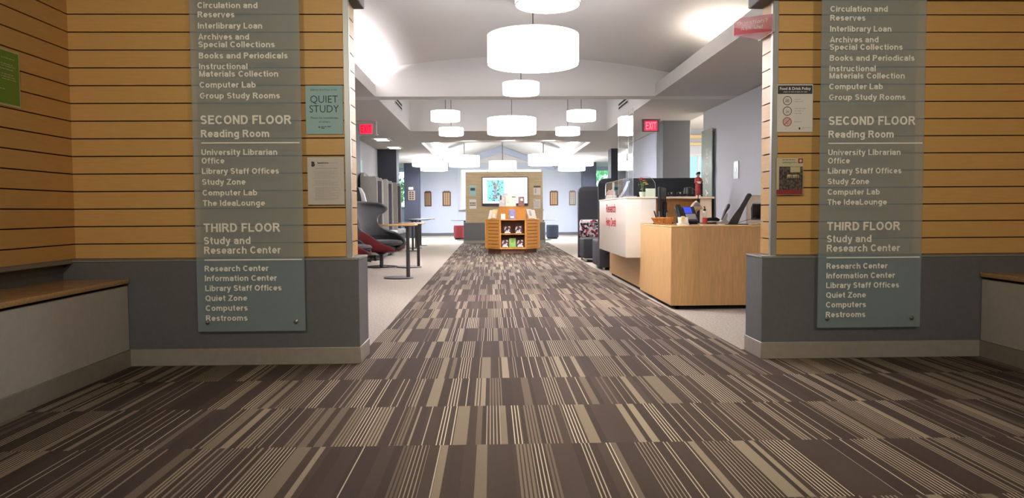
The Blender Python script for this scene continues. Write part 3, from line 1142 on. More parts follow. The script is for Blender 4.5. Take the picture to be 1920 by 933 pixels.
# ---- directory panels: rows are (text, left offset from panel edge, mid-cap height, width, cap height)
ROWS = [('Circulation and', .047, 2.013, .329, .0325), ('Reserves', .047, 1.963, .202, .0325), ('Interlibrary Loan', .047, 1.902, .352, .0325),
        ('Archives and', .047, 1.842, .279, .0325), ('Special Collections', .047, 1.8, .419, .0325), ('Books and Periodicals', .047, 1.739, .489, .0325),
        ('Instructional', .047, 1.680, .266, .0325), ('Materials Collection', .047, 1.639, .434, .0325), ('Computer Lab', .047, 1.579, .309, .0325),
        ('Group Study Rooms', .047, 1.519, .441, .0325), ('SECOND FLOOR', .047, 1.386, .502, .049), ('Reading Room', .047, 1.31, .377, .041),
        ('University Librarian', .047, 1.207, .419, .0325), ('Office', .047, 1.16, .126, .0325), ('Library Staff Offices', .047, 1.102, .426, .0325),
        ('Study Zone', .047, 1.042, .24, .0325), ('Computer Lab', .047, .982, .303, .0325), ('The IdeaLounge', .047, .924, .345, .0325),
        ('THIRD FLOOR', .047, .786, .426, .049), ('Study and', .047, .714, .259, .041), ('Research Center', .047, .66, .426, .041),
        ('Research Center', .047, .557, .356, .0325), ('Information Center', .047, .502, .401, .0325), ('Library Staff Offices', .047, .446, .426, .0325),
        ('Quiet Zone', .047, .390, .233, .0325), ('Computers', .047, .334, .234, .0325), ('Restrooms', .047, .277, .232, .0325)]


def directory(x0, dz, label):
    y = 4.205
    t = thing('directory_sign', label, 'sign', (x0 + 0.3, y, 0.2 + dz), 0, 'floor directories either side of the opening')
    b = B()
    b.box(-0.30, 0.302, -0.004, 0.004, 0.0, 2.10, bev=0.0012)
    gp = b.build('glass_panel', 'frosted_glass', t)
    fr = F_front(-0.0042)
    b = B()
    for s, u, v, w, c in ROWS:
        b.text(s, fr, -0.3 + u, v - 0.2, c, w, stroke=.19)
    for v in (1.258, 0.605):
        b.rect(fr, -0.3 + .047, 0.292, v - 0.2 - .0035, v - 0.2 + .0035, 0.0004, 0.0014)
    b.build('lettering', 'lettering_cream', gp)
    for u in (-0.245, 0.25):
        for v in (0.053, 2.05):
            b = B()
            M = Matrix.Translation((u, -0.013, v)) @ Matrix.Rotation(-PI / 2, 4, 'X')
            b.lathe([(0.0, -.002), (.010, 0.0), (.0125, .003), (.0125, .009)], n=20, M=M)
            b.lathe([(.0095, .0135), (.0095, .060)], n=16, M=M)
            b.build('standoff', 'steel', t)
    return t


directory(-1.66, 0.004, 'tall frosted glass floor directory on the wall with the teal quiet study sign')
directory(1.876, -0.012, 'tall frosted glass floor directory on the wall with the food policy sign')

# ---- QUIET STUDY
fr = F_front(0)
t = thing('study_sign', 'teal QUIET STUDY sign above the white printed notice', 'sign', (-0.957, 4.336, 1.322))
b = B()
b.box(-0.106, 0.106, -0.006, 0.004, 0, 0.278, bev=0.001)
b.build('backing', 'teal_paper', t)
fr = F_front(-0.006)
b = B()
b.text('QUIET', fr, 0.0, 0.200, 0.041, 0.157, bold=-0.004, align='c')
b.text('STUDY', fr, 0.0, 0.145, 0.041, 0.168, bold=-0.004, align='c')
b.build('lettering', 'ink_teal', t)
b = B()
b.text('Library 2nd Floor is for', fr, 0, 0.254, 0.0105, 0.15, bold=-0.01, align='c')
b.text('Please be considerate', fr, 0, 0.094, 0.012, 0.155, bold=-0.004, align='c')
b.text('of others', fr, 0, 0.071, 0.012, 0.064, bold=-0.004, align='c')
b.rect(fr, -.034, -.027, .036, .045, 0, .001)
b.fine(fr, -.02, .036, .043, .005)
b.fine(fr, -.02, .0, .035, .005)
b.build('small_print', 'ink_teal', t)

# ---- printed notice in a clear holder
t = thing('notice_sheet', 'white printed notice headed by a bold letter B, in a clear holder', 'notice', (-0.955, 4.336, 0.911))
b = B()
b.box(-0.105, 0.105, -0.006, -0.004, 0.006, 0.279)
b.build('paper', 'paper_dim', t)
fr = F_front(-0.0062)
b = B()
b.text('B', fr, -.081, .240, .024, .019, bold=0.06)
b.rect(fr, -.083, -.070, .2275, .2305, 0, .001)
b.rect(fr, -.083, -.070, .2495, .2525, 0, .001)
b.text('Benedictine', fr, -.046, .247, .0085, .062, bold=0.02)
b.build('heading', 'ink', t)
b = B()
b.text('University', fr, .022, .247, .0085, .05, bold=-.01)
b.text('Library', fr, -.046, .232, .009, .042, bold=-.01)
b.fine(fr, -.06, .068, .214, .005)
for k in range(22):
    v = .198 - k * .0078
    if k in (6, 11):
        continue
    b.fine(fr, -.075 if k % 5 == 0 else -.062, (.07, .05, .074, .03)[k % 4], v, .0032)
b.build('print', 'ink_soft', t)
b = B()
b.box(-0.107, 0.107, -0.0085, -0.007, 0.0, 0.272)
b.box(-0.107, 0.107, -0.0035, 0.004, 0.0, 0.283)
b.box(-0.107, 0.107, -0.0085, 0.004, -0.002, 0.0)
b.box(-0.01, 0.01, -0.004, 0.008, 0.283, 0.292)
b.build('sleeve', 'clear_acrylic', t)

# ---- food and drink policy
t = thing('policy_sign', 'white Food & Drink Policy sign with black header and three round symbols', 'sign', (1.782, 4.336, 1.324))
b = B()
b.box(-0.106, 0.106, -0.006, 0.004, 0, 0.278, bev=0.001)
b.build('backing', 'paper', t)
fr = F_front(-0.006)
b = B()
b.rect(fr, -.103, .101, .222, .271, 0, .0008)
hd = b.build('header', 'navy_card', t)
fr2 = F_front(-0.0068)
b = B()
b.text('Food & Drink Policy', fr2, 0, .253, .0155, .184, bold=0.035, align='c')
b.fine(fr2, -.07, .07, .233, .005)
b.build('title', 'paper', hd)


def ring(b, fr, u, v, r0, r1, m=0, n=32, d=0.001):
    P = [fr(u + r * math.cos(2 * PI * i / n), v + r * math.sin(2 * PI * i / n), d) for r in (r0, r1) for i in range(n)]
    b.raw(P, [(i, (i + 1) % n, n + (i + 1) % n, n + i) for i in range(n)], m)


def disc(b, fr, u, v, r, m=0, n=28, d=0.001):
    b.raw([fr(u + r * math.cos(2 * PI * i / n), v + r * math.sin(2 * PI * i / n), d) for i in range(n)], [tuple(range(n))], m)


for k, v in enumerate((.183, .122, .060)):
    b = B()
    ring(b, fr, -.046, v, .0225, .0265)
    if k == 2:
        c, s_ = math.cos(PI / 4), math.sin(PI / 4)
        b.raw([fr(-.046 + p * c - q * s_, v + p * s_ + q * c, .0016) for p, q in ((-.024, -.0018), (.024, -.0018), (.024, .0018), (-.024, .0018))], [(0, 1, 2, 3)])
        disc(b, fr, -.046, v, .0225, 1, d=.0004)
    if k == 0:                                  # a tray of snacks
        b.rect(fr, -.058, -.034, v - .010, v + .004, 0, .001, 2)
        b.rect(fr, -.056, -.036, v + .006, v + .011, 0, .001, 2)
    elif k == 1:                                # lidded cups
        b.rect(fr, -.053, -.047, v - .013, v + .004, 0, .001, 2)
        b.rect(fr, -.045, -.035, v - .010, v + .003, 0, .001, 2)
        disc(b, fr, -.050, v + .010, .003, 2)
    else:
        ring(b, fr, -.054, v + .006, .004, .006, 2)
        b.rect(fr, -.049, -.035, v - .012, v - .004, 0, .001, 2)
    b.build('symbol', ['red_ring' if k == 2 else 'green_ring', 'pink_disc', 'ink_soft'], t)
b = B()
for v, w in ((.190, .034), (.177, .050), (.137, .072), (.123, .055), (.109, .048), (.060, .045)):
    b.fine(fr, -.004, -.004 + w, v, .0045)
b.fine(fr, .04, .092, .026, .0035)
b.fine(fr, .04, .06, .019, .0035)
b.build('small_print', 'ink_soft', t)
b = B()
b.rect(fr, .024, .032, .015, .027, 0, .001)
b.build('emblem', 'ink', t)

# ---- leaflet holder and its leaflet
t = thing('leaflet_holder', 'clear acrylic leaflet holder under the food policy sign', 'holder', (1.755, 4.336, 0.955))
b = B()
b.box(-.092, .085, 0.000, .003, 0, .235)
b.box(-.086, .079, -.030, -.027, 0.0, .15)
b.box(-.086, .079, -.030, .003, -.003, 0.0)
b.box(-.089, -.086, -.030, .003, -.003, .13)
b.box(.079, .082, -.030, .003, -.003, .13)
b.build('tray', 'clear_acrylic', t)
t = thing('leaflet', 'leaflet with dark group photo and red foot, in the clear holder', 'leaflet', (1.752, 4.330, 0.957))
b = B()
b.box(-.080, .076, -.016, -.001, 0.0, .215)
b.build('cover', 'poster_cream', t)
fr = F_front(-.016)
b = B()
b.rect(fr, -.066, .074, .030, .165, 0, .0006)
ph = b.build('photo', 'photo_print', t)
b = B()
fr2 = F_front(-.0168)
b.rect(fr2, 0.0, .058, .132, .163, 0, .0004)
b.rect(fr2, -.018, .052, .098, .118, 0, .0004)
b.build('photo_sky', 'photo_pale', ph)
b = B()
for k in range(7):                                        # small figures before the pale sky
    u = -.014 + k * .011
    b.rect(fr2, u, u + .006, .085, .100 + .006 * (k % 3), .0005, .0008)
    disc(b, fr2, u + .003, .104 + .006 * (k % 3), .003, d=.0009)
b.build('photo_figures', 'ink', ph)
b = B()
b.rect(fr, -.080, .074, .002, .031, 0, .0007)
b.rect(fr, .046, .074, .185, .212, 0, .0007)
b.build('red_blocks', 'photo_red', t)
b = B()
disc(b, F_front(-.0168), .060, .1985, .008, d=.0004)
b.build('emblem', 'pink_disc', t)
b = B()
b.text('Celebrating all of us', fr, -.048, .190, .009, .085, bold=0.0)
b.fine(fr, -.048, .03, .204, .004)
b.build('lettering', 'ink', t)

# ---- green poster on the left side wall
t = thing('poster', 'green poster with pale border on the left slat wall', 'poster', (-2.398, 3.77, 1.41))
b = B()
b.box(-.002, .003, -.115, .113, 0, .278)
b.build('sheet', 'poster_cream', t)
fr = F_left(.003)
b = B()
b.rect(fr, -.107, .105, .010, .270, 0, .0006)
b.build('print', 'poster_green', t)
b = B()
for k, (v, w) in enumerate(((.235, .10), (.205, .085), (.195, .11), (.18, .09), (.155, .09), (.143, .10), (.131, .11), (.08, .02))):
    b.fine(F_left(.0036), -.03 - .05 * (k % 2), -.03 + w, v, .006, words=1)
b.build('lettering', 'poster_cream', t)

# ---- ASK US wedge sign on the end of the right front wall
t = thing('ask_sign', 'pink acrylic Question? Ask Us! wedge sign jutting from the wall end', 'sign', (1.640, 4.36, 1.902))
A, T, Cc = (-.004, -.05), (-.195, .06), (-.004, .17)
b = B()
b.prism([A, T, Cc], lambda u, v, d=0.0: (u, v, d), 0.0, 0.100)
b.build('wedge', 'ask_body', t)
d = Vector((A[0] - T[0], A[1] - T[1], 0))
L = d.length
d.normalize()
nrm = Vector((d.y, -d.x, 0))
fa = lambda u, v, dd=0.0: (T[0] + d.x * u + nrm.x * dd, T[1] + d.y * u + nrm.y * dd, v)
b = B()
b.raw([fa(0.002, 0.002, .0008), fa(L - .004, .002, .0008), fa(L - .004, .012, .0008), fa(L * .45, .028, .0008), fa(0.002, .046, .0008)], [(0, 1, 2, 3, 4)])
b.build('red_band', 'ask_red', t)
b = B()
b.text('Question?', fa, .018, .068, .022, .175, stroke=.14, d=.0014)
b.text('Ask Us!', fa, .040, .036, .022, .125, stroke=.14, d=.0014)
b.build('lettering', 'paper', t)
b = B()
b.box(-.004, .010, -.055, -.045, -.004, .104, bev=.001)
b.box(-.004, .010, .165, .175, -.004, .104, bev=.001)
b.box(-.004, .010, -.055, .175, -.004, 0.0)
b.build('bracket', 'clear_edge', t)

# ================================================================== HALL: LAMPS, SIGNS, CEILING FITTINGS
PEND = 'drum pendant lamps of the hall'


def pendant(x, y, zc, d, h, ztop, label, far=False, group=PEND):
    t = thing('pendant_lamp', label, 'lamp', (x, y, zc), 0, group)
    r = d / 2
    m = 'shade_fabric_far' if far else 'shade_fabric'
    b = B()
    b.lathe([(r, -h / 2 + .004), (r, h / 2 - .004)], n=48, cap0=False, cap1=False)
    b.lathe([(r - .004, h / 2 - .004), (r - .004, -h / 2 + .004)], n=48, cap0=False, cap1=False)
    sh = b.build('shade', m, t)
    b = B()
    b.lathe([(0.0, -h / 2 + .012), (r - .005, -h / 2 + .012)], n=48)
    b.lathe([(r - .005, -h / 2 + .016), (0.0, -h / 2 + .016)], n=48)
    b.build('diffuser', m, t)
    b = B()
    b.lathe([(0.0, h / 2 - .010), (r - .005, h / 2 - .010)], n=48)  # opaque top plate, added to keep the lamp's upward light off the vault
    for z in (-h / 2, h / 2 - .006):
        b.lathe([(r - .005, z), (r + .002, z), (r + .002, z + .006), (r - .005, z + .006), (r - .005, z)], n=48, cap0=False, cap1=False)
    b.build('rim', 'lamp_rim', sh)
    b = B()
    b.tube([(0, 0, h / 2 - .02), (0, 0, ztop - zc - .02)], .0045 if not far else .010, 8)
    for k in range(3):
        a = 2 * PI * k / 3
        b.tube([(0, 0, h / 2 - .012), (math.cos(a) * (r - .003), math.sin(a) * (r - .003), h / 2 - .006)], .004, 6)
    cd = b.build('cord', 'pole_metal', t)
    b = B()
    b.lathe([(.06, ztop - zc - .025), (.065, ztop - zc - .02), (.065, ztop - zc)], n=24)
    b.build('canopy', 'lamp_rim', cd)
    return t


def vz(x):
    return VZ - VR + math.sqrt(VR * VR - (x - VX) ** 2)


pendant(.40, 5.21, 2.37, .45, .15, vz(.4), 'small drum pendant nearest the foyer, cut by the top of the frame')
pendant(.40, 7.0, 2.37, .85, .27, vz(.4), 'large drum pendant under the vault, the widest lamp')
sb = B()
sb.box(-.004, .004, -.4285, -.4245, -.128, .128)
seam_ = [o for o in bpy.data.objects if o.name.startswith('pendant_lamp')][-1]
so = sb.build('seam', 'lamp_rim', seam_)
so.rotation_euler = (0, 0, math.radians(-48))
pendant(.375, 9.2, 2.375, .45, .14, vz(.37), 'small drum pendant right below the large one, in front of the cross beam')
pendant(-.70, 11.6, 2.345, .45, .15, 3.3, 'small drum pendant in the coffer, upper of the left pair')
pendant(1.41, 11.6, 2.345, .45, .15, 3.3, 'small drum pendant in the coffer, upper of the right pair')
pendant(-.735, 13.9, 2.35, .45, .14, 3.3, 'small drum pendant in the coffer, lower of the left pair')
pendant(1.435, 13.9, 2.35, .45, .14, 3.3, 'small drum pendant in the coffer, lower of the right pair')
pendant(.363, 12.9, 2.335, .84, .27, 3.3, 'large drum pendant in the middle of the coffer')
LG = 'drum pendant lamps of the lounge'


def tz(x):
    return max(2.46, RZ - abs(x - .345) / 1.925 * (RZ - EZ)) if abs(x - .345) < 1.92 else 2.46


pendant(.36, 23.2, 2.28, .85, .28, tz(.36), 'lounge drum pendant centred just above the television wall', True, LG)
pendant(-1.88, 21.9, 2.33, .85, .28, 2.46, 'leftmost drum pendant in the lounge', True, LG)
pendant(-1.80, 23.6, 2.29, .85, .27, 2.46, 'lounge drum pendant overlapping the leftmost one, farther back', True, LG)
pendant(-.75, 20.9, 2.27, .85, .30, tz(-.75), 'lounge drum pendant above the left edge of the television wall', True, LG)
pendant(1.47, 20.9, 2.30, .85, .30, tz(1.47), 'lounge drum pendant above the right edge of the television wall', True, LG)
pendant(2.56, 23.6, 2.27, .85, .27, 2.46, 'lounge drum pendant overlapping the rightmost one, farther back', True, LG)
pendant(2.66, 22.4, 2.35, .85, .26, 2.46, 'rightmost drum pendant in the lounge', True, LG)

# ---- EXIT signs
def exit_sign(x, y, zt, w, h, label, pale):
    t = thing('exit_sign', label, 'sign', (x, y, zt))
    b = B()
    b.box(-w / 2, w / 2, -.012, .012, -h, 0, bev=.003)
    pn = b.build('panel', 'exit_red', t)
    b = B()
    b.text('EXIT', F_front(-.012), 0, -h / 2, h * .76, w * .84, stroke=.17, align='c')
    b.build('lettering', 'exit_letter_pale' if pale else 'exit_letter', pn)
    b = B()
    b.box(-w / 2 - .05, w / 2 + .05, -.03, .03, 0.004, 2.44 - zt, bev=.004)
    b.box(-w / 2 - .045, w / 2 + .045, .014, .02, -h - .02, .01)
    b.build('housing', 'clear_edge' if not pale else 'column_grey', t)
    if not pale:
        b = B()
        b.tube([(w / 2 + .075, 0, 2.44 - zt), (w / 2 + .075, 0, -h - .01)], .008, 8)
        b.lathe([(.03, -h - .03), (.02, -h - .008)], c=(w / 2 + .085, 0, 0), n=12)
        b.build('sprinkler_stem', 'lamp_rim', t)
    return t


exit_sign(-2.16, 13.0, 2.385, .21, .16, 'glowing red EXIT sign under the soffit on the seating side, dark letters', False)
exit_sign(2.77, 12.85, 2.41, .215, .165, 'glowing red EXIT sign beside the grey column behind the help desk', True)

# ---- ceiling fittings
for y, lab in ((16.25, 'small square ceiling light in the left soffit, nearer the EXIT sign'), (18.28, 'small square ceiling light in the left soffit, nearer the dark column')):
    t = thing('ceiling_light', lab, 'lamp', (-2.36, y, 2.44), 0, 'square ceiling lights in the left soffit')
    b = B()
    b.box(-.19, .19, -.30, .30, -.012, 0, bev=.003)
    b.build('frame', 'lamp_rim', t)
    b = B()
    b.box(-.13, .13, -.25, -.10, -.016, -.011)
    b.box(-.13, .13, .08, .25, -.016, -.011)
    b.build('lens', 'downlight_glow', t)
for x, sgn, lab in ((-1.57, 1, 'slotted air vent on the left side of the ceiling coffer'), (2.28, -1, 'slotted air vent on the right side of the ceiling coffer')):
    t = thing('air_vent', lab, 'vent', (x, 12.75, 2.70), 0, 'slotted air vents in the coffer')
    b = B()
    b.box(min(0, sgn * .012), max(0, sgn * .012), -.46, .46, -.07, .07, bev=.003)
    b.build('frame', 'paint_soffit', t)
    b = B()
    for z in (-.032, .030):
        b.box(min(sgn * .008, sgn * .0145), max(sgn * .008, sgn * .0145), -.44, .44, z - .018, z + .018)
    b.build('slots', 'shadow_gap', t)
t = thing('smoke_detector', 'small smoke detector on the vault above the large pendant', 'detector', (.23, 6.6, vz(.23)))
b = B()
b.lathe([(.025, -.045), (.045, -.04), (.055, -.022), (.055, 0)], n=24)
b.build('body', 'lamp_rim', t)
b = B()
b.lathe([(.012, -.052), (.018, -.044)], n=12)
b.build('sensor', 'alu', t)
t = thing('sprinkler_head', 'tiny sprinkler head under the soffit before the lounge', 'sprinkler', (.52, 16.2, 2.44))
b = B()
b.lathe([(.045, -.008), (.045, 0)], n=20)
b.build('escutcheon', 'lamp_rim', t)
b = B()
b.lathe([(.03, -.05), (.03, -.046), (.008, -.044), (.010, -.008)], n=14)
b.build('deflector', 'steel', t)

# ---- STUDY ZONE glass sign and switch plate on the right wall
t = thing('zone_sign', 'tall glass STUDY ZONE sign on the grey wall behind the help desk', 'sign', (3.375, 11.56, 0.30))
b = B()
b.box(-.005, .005, -.285, .285, 0, 1.82, bev=.001)
b.build('glass_panel', 'zone_glass', t)
b = B()
fz = lambda u, v, d=0.0: (-.0055 - d, -u, v)
b.text('STUDY ZONE', fz, .03, .20, .125, 1.33, stroke=.15, vertical=True)
b.build('lettering', 'paper', t)
for yy in (-.25, .25):
    for zz in (.06, 1.77):
        b = B()
        b.tube([(-.012, yy, zz), (.055, yy, zz)], .011, 12)
        b.build('standoff', 'plaque_brass', t)
t = thing('wall_plate', 'narrow silver plate on the grey wall right of the glass zone sign', 'plate', (3.428, 10.31, 1.30))
b = B()
b.box(-.010, 0, -.10, .10, 0, .245, bev=.002)
b.build('face', 'alu', t)
b = B()
b.box(-.014, -.0095, -.02, .02, .10, .15, bev=.001)
b.build('switch', 'steel', t)

# ================================================================== HALL: SEATING SIDE
def side_table(y, xt, hw, xp, bx0, bx1, z, top, label, hd=.25):
    t = thing('side_table', label, 'table', (xp, y, 0), 0, 'cantilever tables along the seating side')
    b = B()
    c = xt - xp
    b.lathe([(hw - .004, z - .022), (hw, z - .018), (hw, z - .004), (hw - .004, z)], c=(c, 0, 0), n=40, sy=hd / hw)
    b.build('tabletop', top, t)
    b = B()
    b.tube([(0, 0, .012), (0, 0, z - .022)], .024, 16)
    b.lathe([(.06, z - .034), (.06, z - .022)], n=20)
    b.build('pole', 'pole_metal', t)
    b = B()
    bc, br = (bx0 + bx1) / 2 - xp, (bx1 - bx0) / 2
    b.lathe([(br, 0), (br, .010), (br - .006, .016)], c=(bc, 0, 0), n=40, sy=.95)
    b.build('base', 'pole_metal', t)
    return t


side_table(9.75, -1.22, .255, -1.10, -1.42, -1.03, .71, 'maple_top', 'wood-topped side table nearest the foyer, on a dark pole and round base')
side_table(11.65, -1.26, .22, -1.15, -1.50, -1.10, .70, 'maple_top', 'wood-topped side table right behind the nearest one')
side_table(16.5, -1.65, .27, -1.75, -1.92, -1.585, .70, 'table_dark', 'grey-topped side table, nearest of the grey-topped ones')
side_table(17.7, -1.70, .27, -1.80, -2.0, -1.66, .70, 'table_dark', 'grey-topped side table, middle one by the booth chairs')
side_table(19.05, -1.72, .27, -1.82, -1.93, -1.65, .69, 'maple_top', 'wood-topped side table farthest along, near the lounge')


# ---- wing lounge chair: one bent shell, cushion, stem and disc base (facing +X)
def wing_chair(loc, rz, label):
    t = thing('lounge_chair', label, 'chair', loc, rz, 'swivel wing chairs')
    #      z     rad_back  half-angle  rad_front_factor lean
    rows = [(.225, .09, 180, 1.0, .0), (.240, .24, 180, 1.0, .01), (.280, .36, 180, 1.02, .02), (.335, .41, 142, 1.0, .02), (.42, .42, 124, 1.0, .01), (.50, .41, 110, .99, .0),
            (.560, .39, 90, .97, -.02), (.60, .375, 66, .95, -.04), (.67, .36, 50, .94, -.07), (.75, .36, 50, .96, -.10), (.81, .375, 62, 1.0, -.13), (.87, .39, 80, 1.05, -.15), (.94, .40, 86, 1.08, -.17),
            (1.01, .39, 82, 1.05, -.18), (1.06, .36, 72, 1.0, -.18)]
    n = 24
    b = B()
    grid = []
    for z, r, ha, ff, lean in rows:
        ring = []
        for i in range(n + 1):
            a = math.radians(-ha + 2 * ha * i / n)
            k = abs(i / n * 2 - 1)
            rr = r * (1 + (ff - 1) * k)
            ring.append(b.bm.verts.new((lean - rr * math.cos(a), rr * .92 * math.sin(a), z - (.03 * k * k if z > 1.0 else 0))))
        grid.append(ring)
    for j in range(len(rows) - 1):
        for i in range(n):
            f = b.bm.faces.new((grid[j][i], grid[j][i + 1], grid[j + 1][i + 1], grid[j + 1][i]))
            k = abs((i + .5) / n * 2 - 1)
            f.material_index = 0 if rows[j][0] < .50 - .06 * (1 - k) + (.03 if k > .7 else 0) else 1
    o = b.build('shell', ['burgundy', 'charcoal_light', 'charcoal', 'charcoal_light'], t)
    md = o.modifiers.new('thick', 'SOLIDIFY')
    md.thickness, md.offset = .055, -1.0
    md.material_offset, md.material_offset_rim = 2, 2
    md2 = o.modifiers.new('smooth', 'SUBSURF')
    md2.levels = md2.render_levels = 1
    b = B()
    b.lathe([(.0, .335), (.24, .335), (.315, .35), (.335, .385), (.31, .415), (.22, .428), (0, .43)], c=(.035, 0, 0), n=32, sy=.88)
    b.build('seat_cushion', 'charcoal_light', t)
    b = B()
    b.lathe([(.03, .012), (.03, .25)], n=18)
    b.lathe([(.05, .20), (.12, .245)], n=18)
    b.build('stem', 'black', t)
    b = B()
    b.lathe([(.255, 0), (.255, .008), (.20, .016), (.04, .028)], n=40)
    b.build('base', 'black_gloss', t)
    return t


wing_chair((-1.75, 11.8, 0), math.radians(-36), 'grey and burgundy wing chair on a black disc base, facing the wood tables')
wing_chair((-2.01, 10.2, 0), math.radians(2), 'burgundy-backed wing chair almost hidden behind the left front wall')

# ---- black chair with a white cloth, glimpsed over the wing chair
t = thing('office_chair', 'black-backed chair with white cloth, glimpsed behind the wing chair', 'chair', (-2.33, 12.75, 0))
b = B()
b.prism([(-.20, .62), (.10, .62), (.125, .95), (.11, 1.20), (.06, 1.29), (-.08, 1.31), (-.18, 1.25)], F_front(.0), -.05, .05, bev=.02)
b.build('backrest', 'black', t)
b = B()
b.prism([(.075, 1.29), (.115, 1.28), (.17, 1.18), (.20, 1.06), (.20, 1.02), (.165, 1.07), (.145, 1.02), (.12, 1.06), (.115, 1.18)], F_front(-.02), -.045, .05, bev=.008)
b.build('cloth', 'seat_white', t)
b = B()
b.box(-.24, .22, -.24, .24, .40, .47, bev=.02, seg=2)
b.build('seat', 'black', t)
b = B()
b.tube([(0, 0, .05), (0, 0, .40)], .03, 12)
b.tube([(-.15, 0, .42), (-.17, 0, .64)], .02, 8)
for k in range(5):
    a = 2 * PI * k / 5
    b.tube([(0, 0, .07), (.26 * math.cos(a), .26 * math.sin(a), .025)], [.022, .016], 8)
b.build('pedestal', 'black', t)


# ---- high-backed booth chairs
def booth_chair(y, label):
    t = thing('booth_chair', label, 'chair', (-2.18, y, 0), 0, 'high-backed felt booth chairs')
    x0, x1, hw, zt = -.20, .16, .34, 1.50
    for s in (-1, 1):
        b = B()
        y0 = s * hw
        b.prism([(x0 + .06, .10), (x1, .10), (x1, zt - .05), (x1 - .03, zt), (x0 + .06, zt)], lambda u, v, d=0.0: (u, y0 + d, v), -.03, .03, bev=.012)
        sw = b.build('side_wing', 'felt_grey', t)
        b = B()
        b.prism([(x0 + .10, .48), (x1 - .02, .48), (x1 - .02, zt - .06), (x0 + .10, zt - .03)], lambda u, v, d=0.0: (u, y0 - s * (.031 + d), v), 0.0, .012, bev=.004)
        b.build('wing_lining', 'felt_dark', sw)
    b = B()
    n = 12
    P = [(x0 + .06 - .03 * math.sin(PI * i / n), -hw + 2 * hw * i / n) for i in range(n + 1)]
    Q = [(x + .06, yy) for x, yy in P]
    vs, fs = [], []
    for i in range(n + 1):
        zz = zt + .085 * math.sin(PI * i / n) ** .8
        for q, z in ((P[i], .10), (P[i], zz), (Q[i], zz), (Q[i], .10)):
            vs.append((q[0], q[1], z))
    for i in range(n):
        for k in range(4):
            fs.append((i * 4 + k, i * 4 + (k + 1) % 4, i * 4 + 4 + (k + 1) % 4, i * 4 + 4 + k))
    fs += [(0, 1, 2, 3), (n * 4, n * 4 + 1, n * 4 + 2, n * 4 + 3)]
    b.raw(vs, fs)
    b.build('back_panel', 'felt_grey', t)
    b = B()
    b.box(x0 + .08, x1 + .10, -hw + .05, hw - .05, .40, .50, bev=.025, seg=2)
    b.build('seat', 'seat_white', t)
    b = B()
    b.box(x0 + .10, x1 + .08, -hw + .04, hw - .04, .05, .40, bev=.01)
    b.build('plinth', 'felt_dark', t)
    for u in (x0 + .12, x1 - .06):
        for v in (-hw, hw):
            b = B()
            b.lathe([(.02, 0), (.02, .10)], c=(u, v, 0), n=10)
            b.build('foot', 'black', t)
    return t


booth_chair(13.60, 'grey high-backed booth chair nearest the foyer, behind the wing chair')
booth_chair(14.98, 'grey high-backed booth chair in the middle of the row of three')
booth_chair(16.41, 'grey high-backed booth chair nearest the dark column')

t = thing('banner', 'cyan and white banner on the left wall beyond the grey column', 'banner', (-2.865, 16.1, 1.40))
b = B()
b.box(0, .012, -.5, .5, 0, .62, bev=.003)
b.build('sheet', 'poster_cyan', t)
b = B()
for z in (-.012, .612):
    b.box(-.002, .02, -.51, .51, z, z + .02, bev=.003)
b.build('rail', 'alu', t)

# ================================================================== HELP DESK
t = thing('reception_desk', 'low maple help desk with a plain end panel, behind the right front wall', 'desk', (2.4, 6.4, 0))
ox, oy = -2.4, -6.4
b = B()
b.box(1.565 + ox, 3.30 + ox, 6.42 + oy, 6.45 + oy, .035, .720, bev=.002)
b.build('end_panel', 'maple_v', t)
b = B()
b.box(1.565 + ox, 1.595 + ox, 6.4505 + oy, 7.77 + oy, .035, .720, bev=.002)
b.build('front_panel', 'maple_v', t)
b = B()
b.box(1.60 + ox, 1.63 + ox, 7.77 + oy, 10.0 + oy, .035, .60, bev=.002)
b.box(1.63 + ox, 2.36 + ox, 9.97 + oy, 10.0 + oy, .035, .60)
b.build('recessed_front', 'maple_v', t)
b = B()
b.box(1.563 + ox, 3.40 + ox, 6.418 + oy, 7.80 + oy, .720, .734, bev=.002)
b.build('desktop', 'maple_top', t)
b = B()
b.box(1.62 + ox, 3.28 + ox, 6.47 + oy, 6.50 + oy, 0, .035)
b.box(1.62 + ox, 1.65 + ox, 6.47 + oy, 9.95 + oy, 0, .035)
b.build('toe_kick', 'shadow_gap', t)

t = thing('service_counter', 'raised white help counter overhanging the maple desk, lettered Research Help Desk', 'counter', (1.7, 7.8, 0))
ox, oy = -1.7, -7.8
b = B()
b.prism([(1.41, 7.75), (1.57, 7.75), (1.57, 9.66), (1.41, 9.66)], lambda u, v, d=0.0: (u + ox, v + oy, d), .373, .994, bev=.003)
b.box(1.5701 + ox, 1.727 + ox, 7.75 + oy, 7.79 + oy, .735, .994)
wf = b.build('white_front', 'gloss_white', t)
b = B()
b.box(1.405 + ox, 1.76 + ox, 7.745 + oy, 9.67 + oy, .994, 1.010, bev=.002)
b.box(1.76 + ox, 2.345 + ox, 7.745 + oy, 8.15 + oy, .990, 1.012, bev=.002)
b.build('ledge', 'cream_panel', t)
b = B()
b.box(2.20 + ox, 2.34 + ox, 7.76 + oy, 7.78 + oy, .735, .99)
b.box(2.32 + ox, 2.34 + ox, 7.76 + oy, 8.13 + oy, .735, .99)
b.build('end_panel', 'cream_panel', t)
b = B()
b.box(1.727 + ox, 2.20 + ox, 7.90 + oy, 7.93 + oy, .735, .99)
b.build('inner_panel', 'maple_v', t)
b = B()
fw_ = lambda u, v, d=0.0: (1.4100 + ox - d, -u + oy, v)
b.text('Research', fw_, -9.07, .895, .10, .68, stroke=.17, d=.0015)
b.text('Help Desk', fw_, -9.09, .735, .10, .73, stroke=.17, d=.0015)
b.build('lettering', 'red_letter', wf)

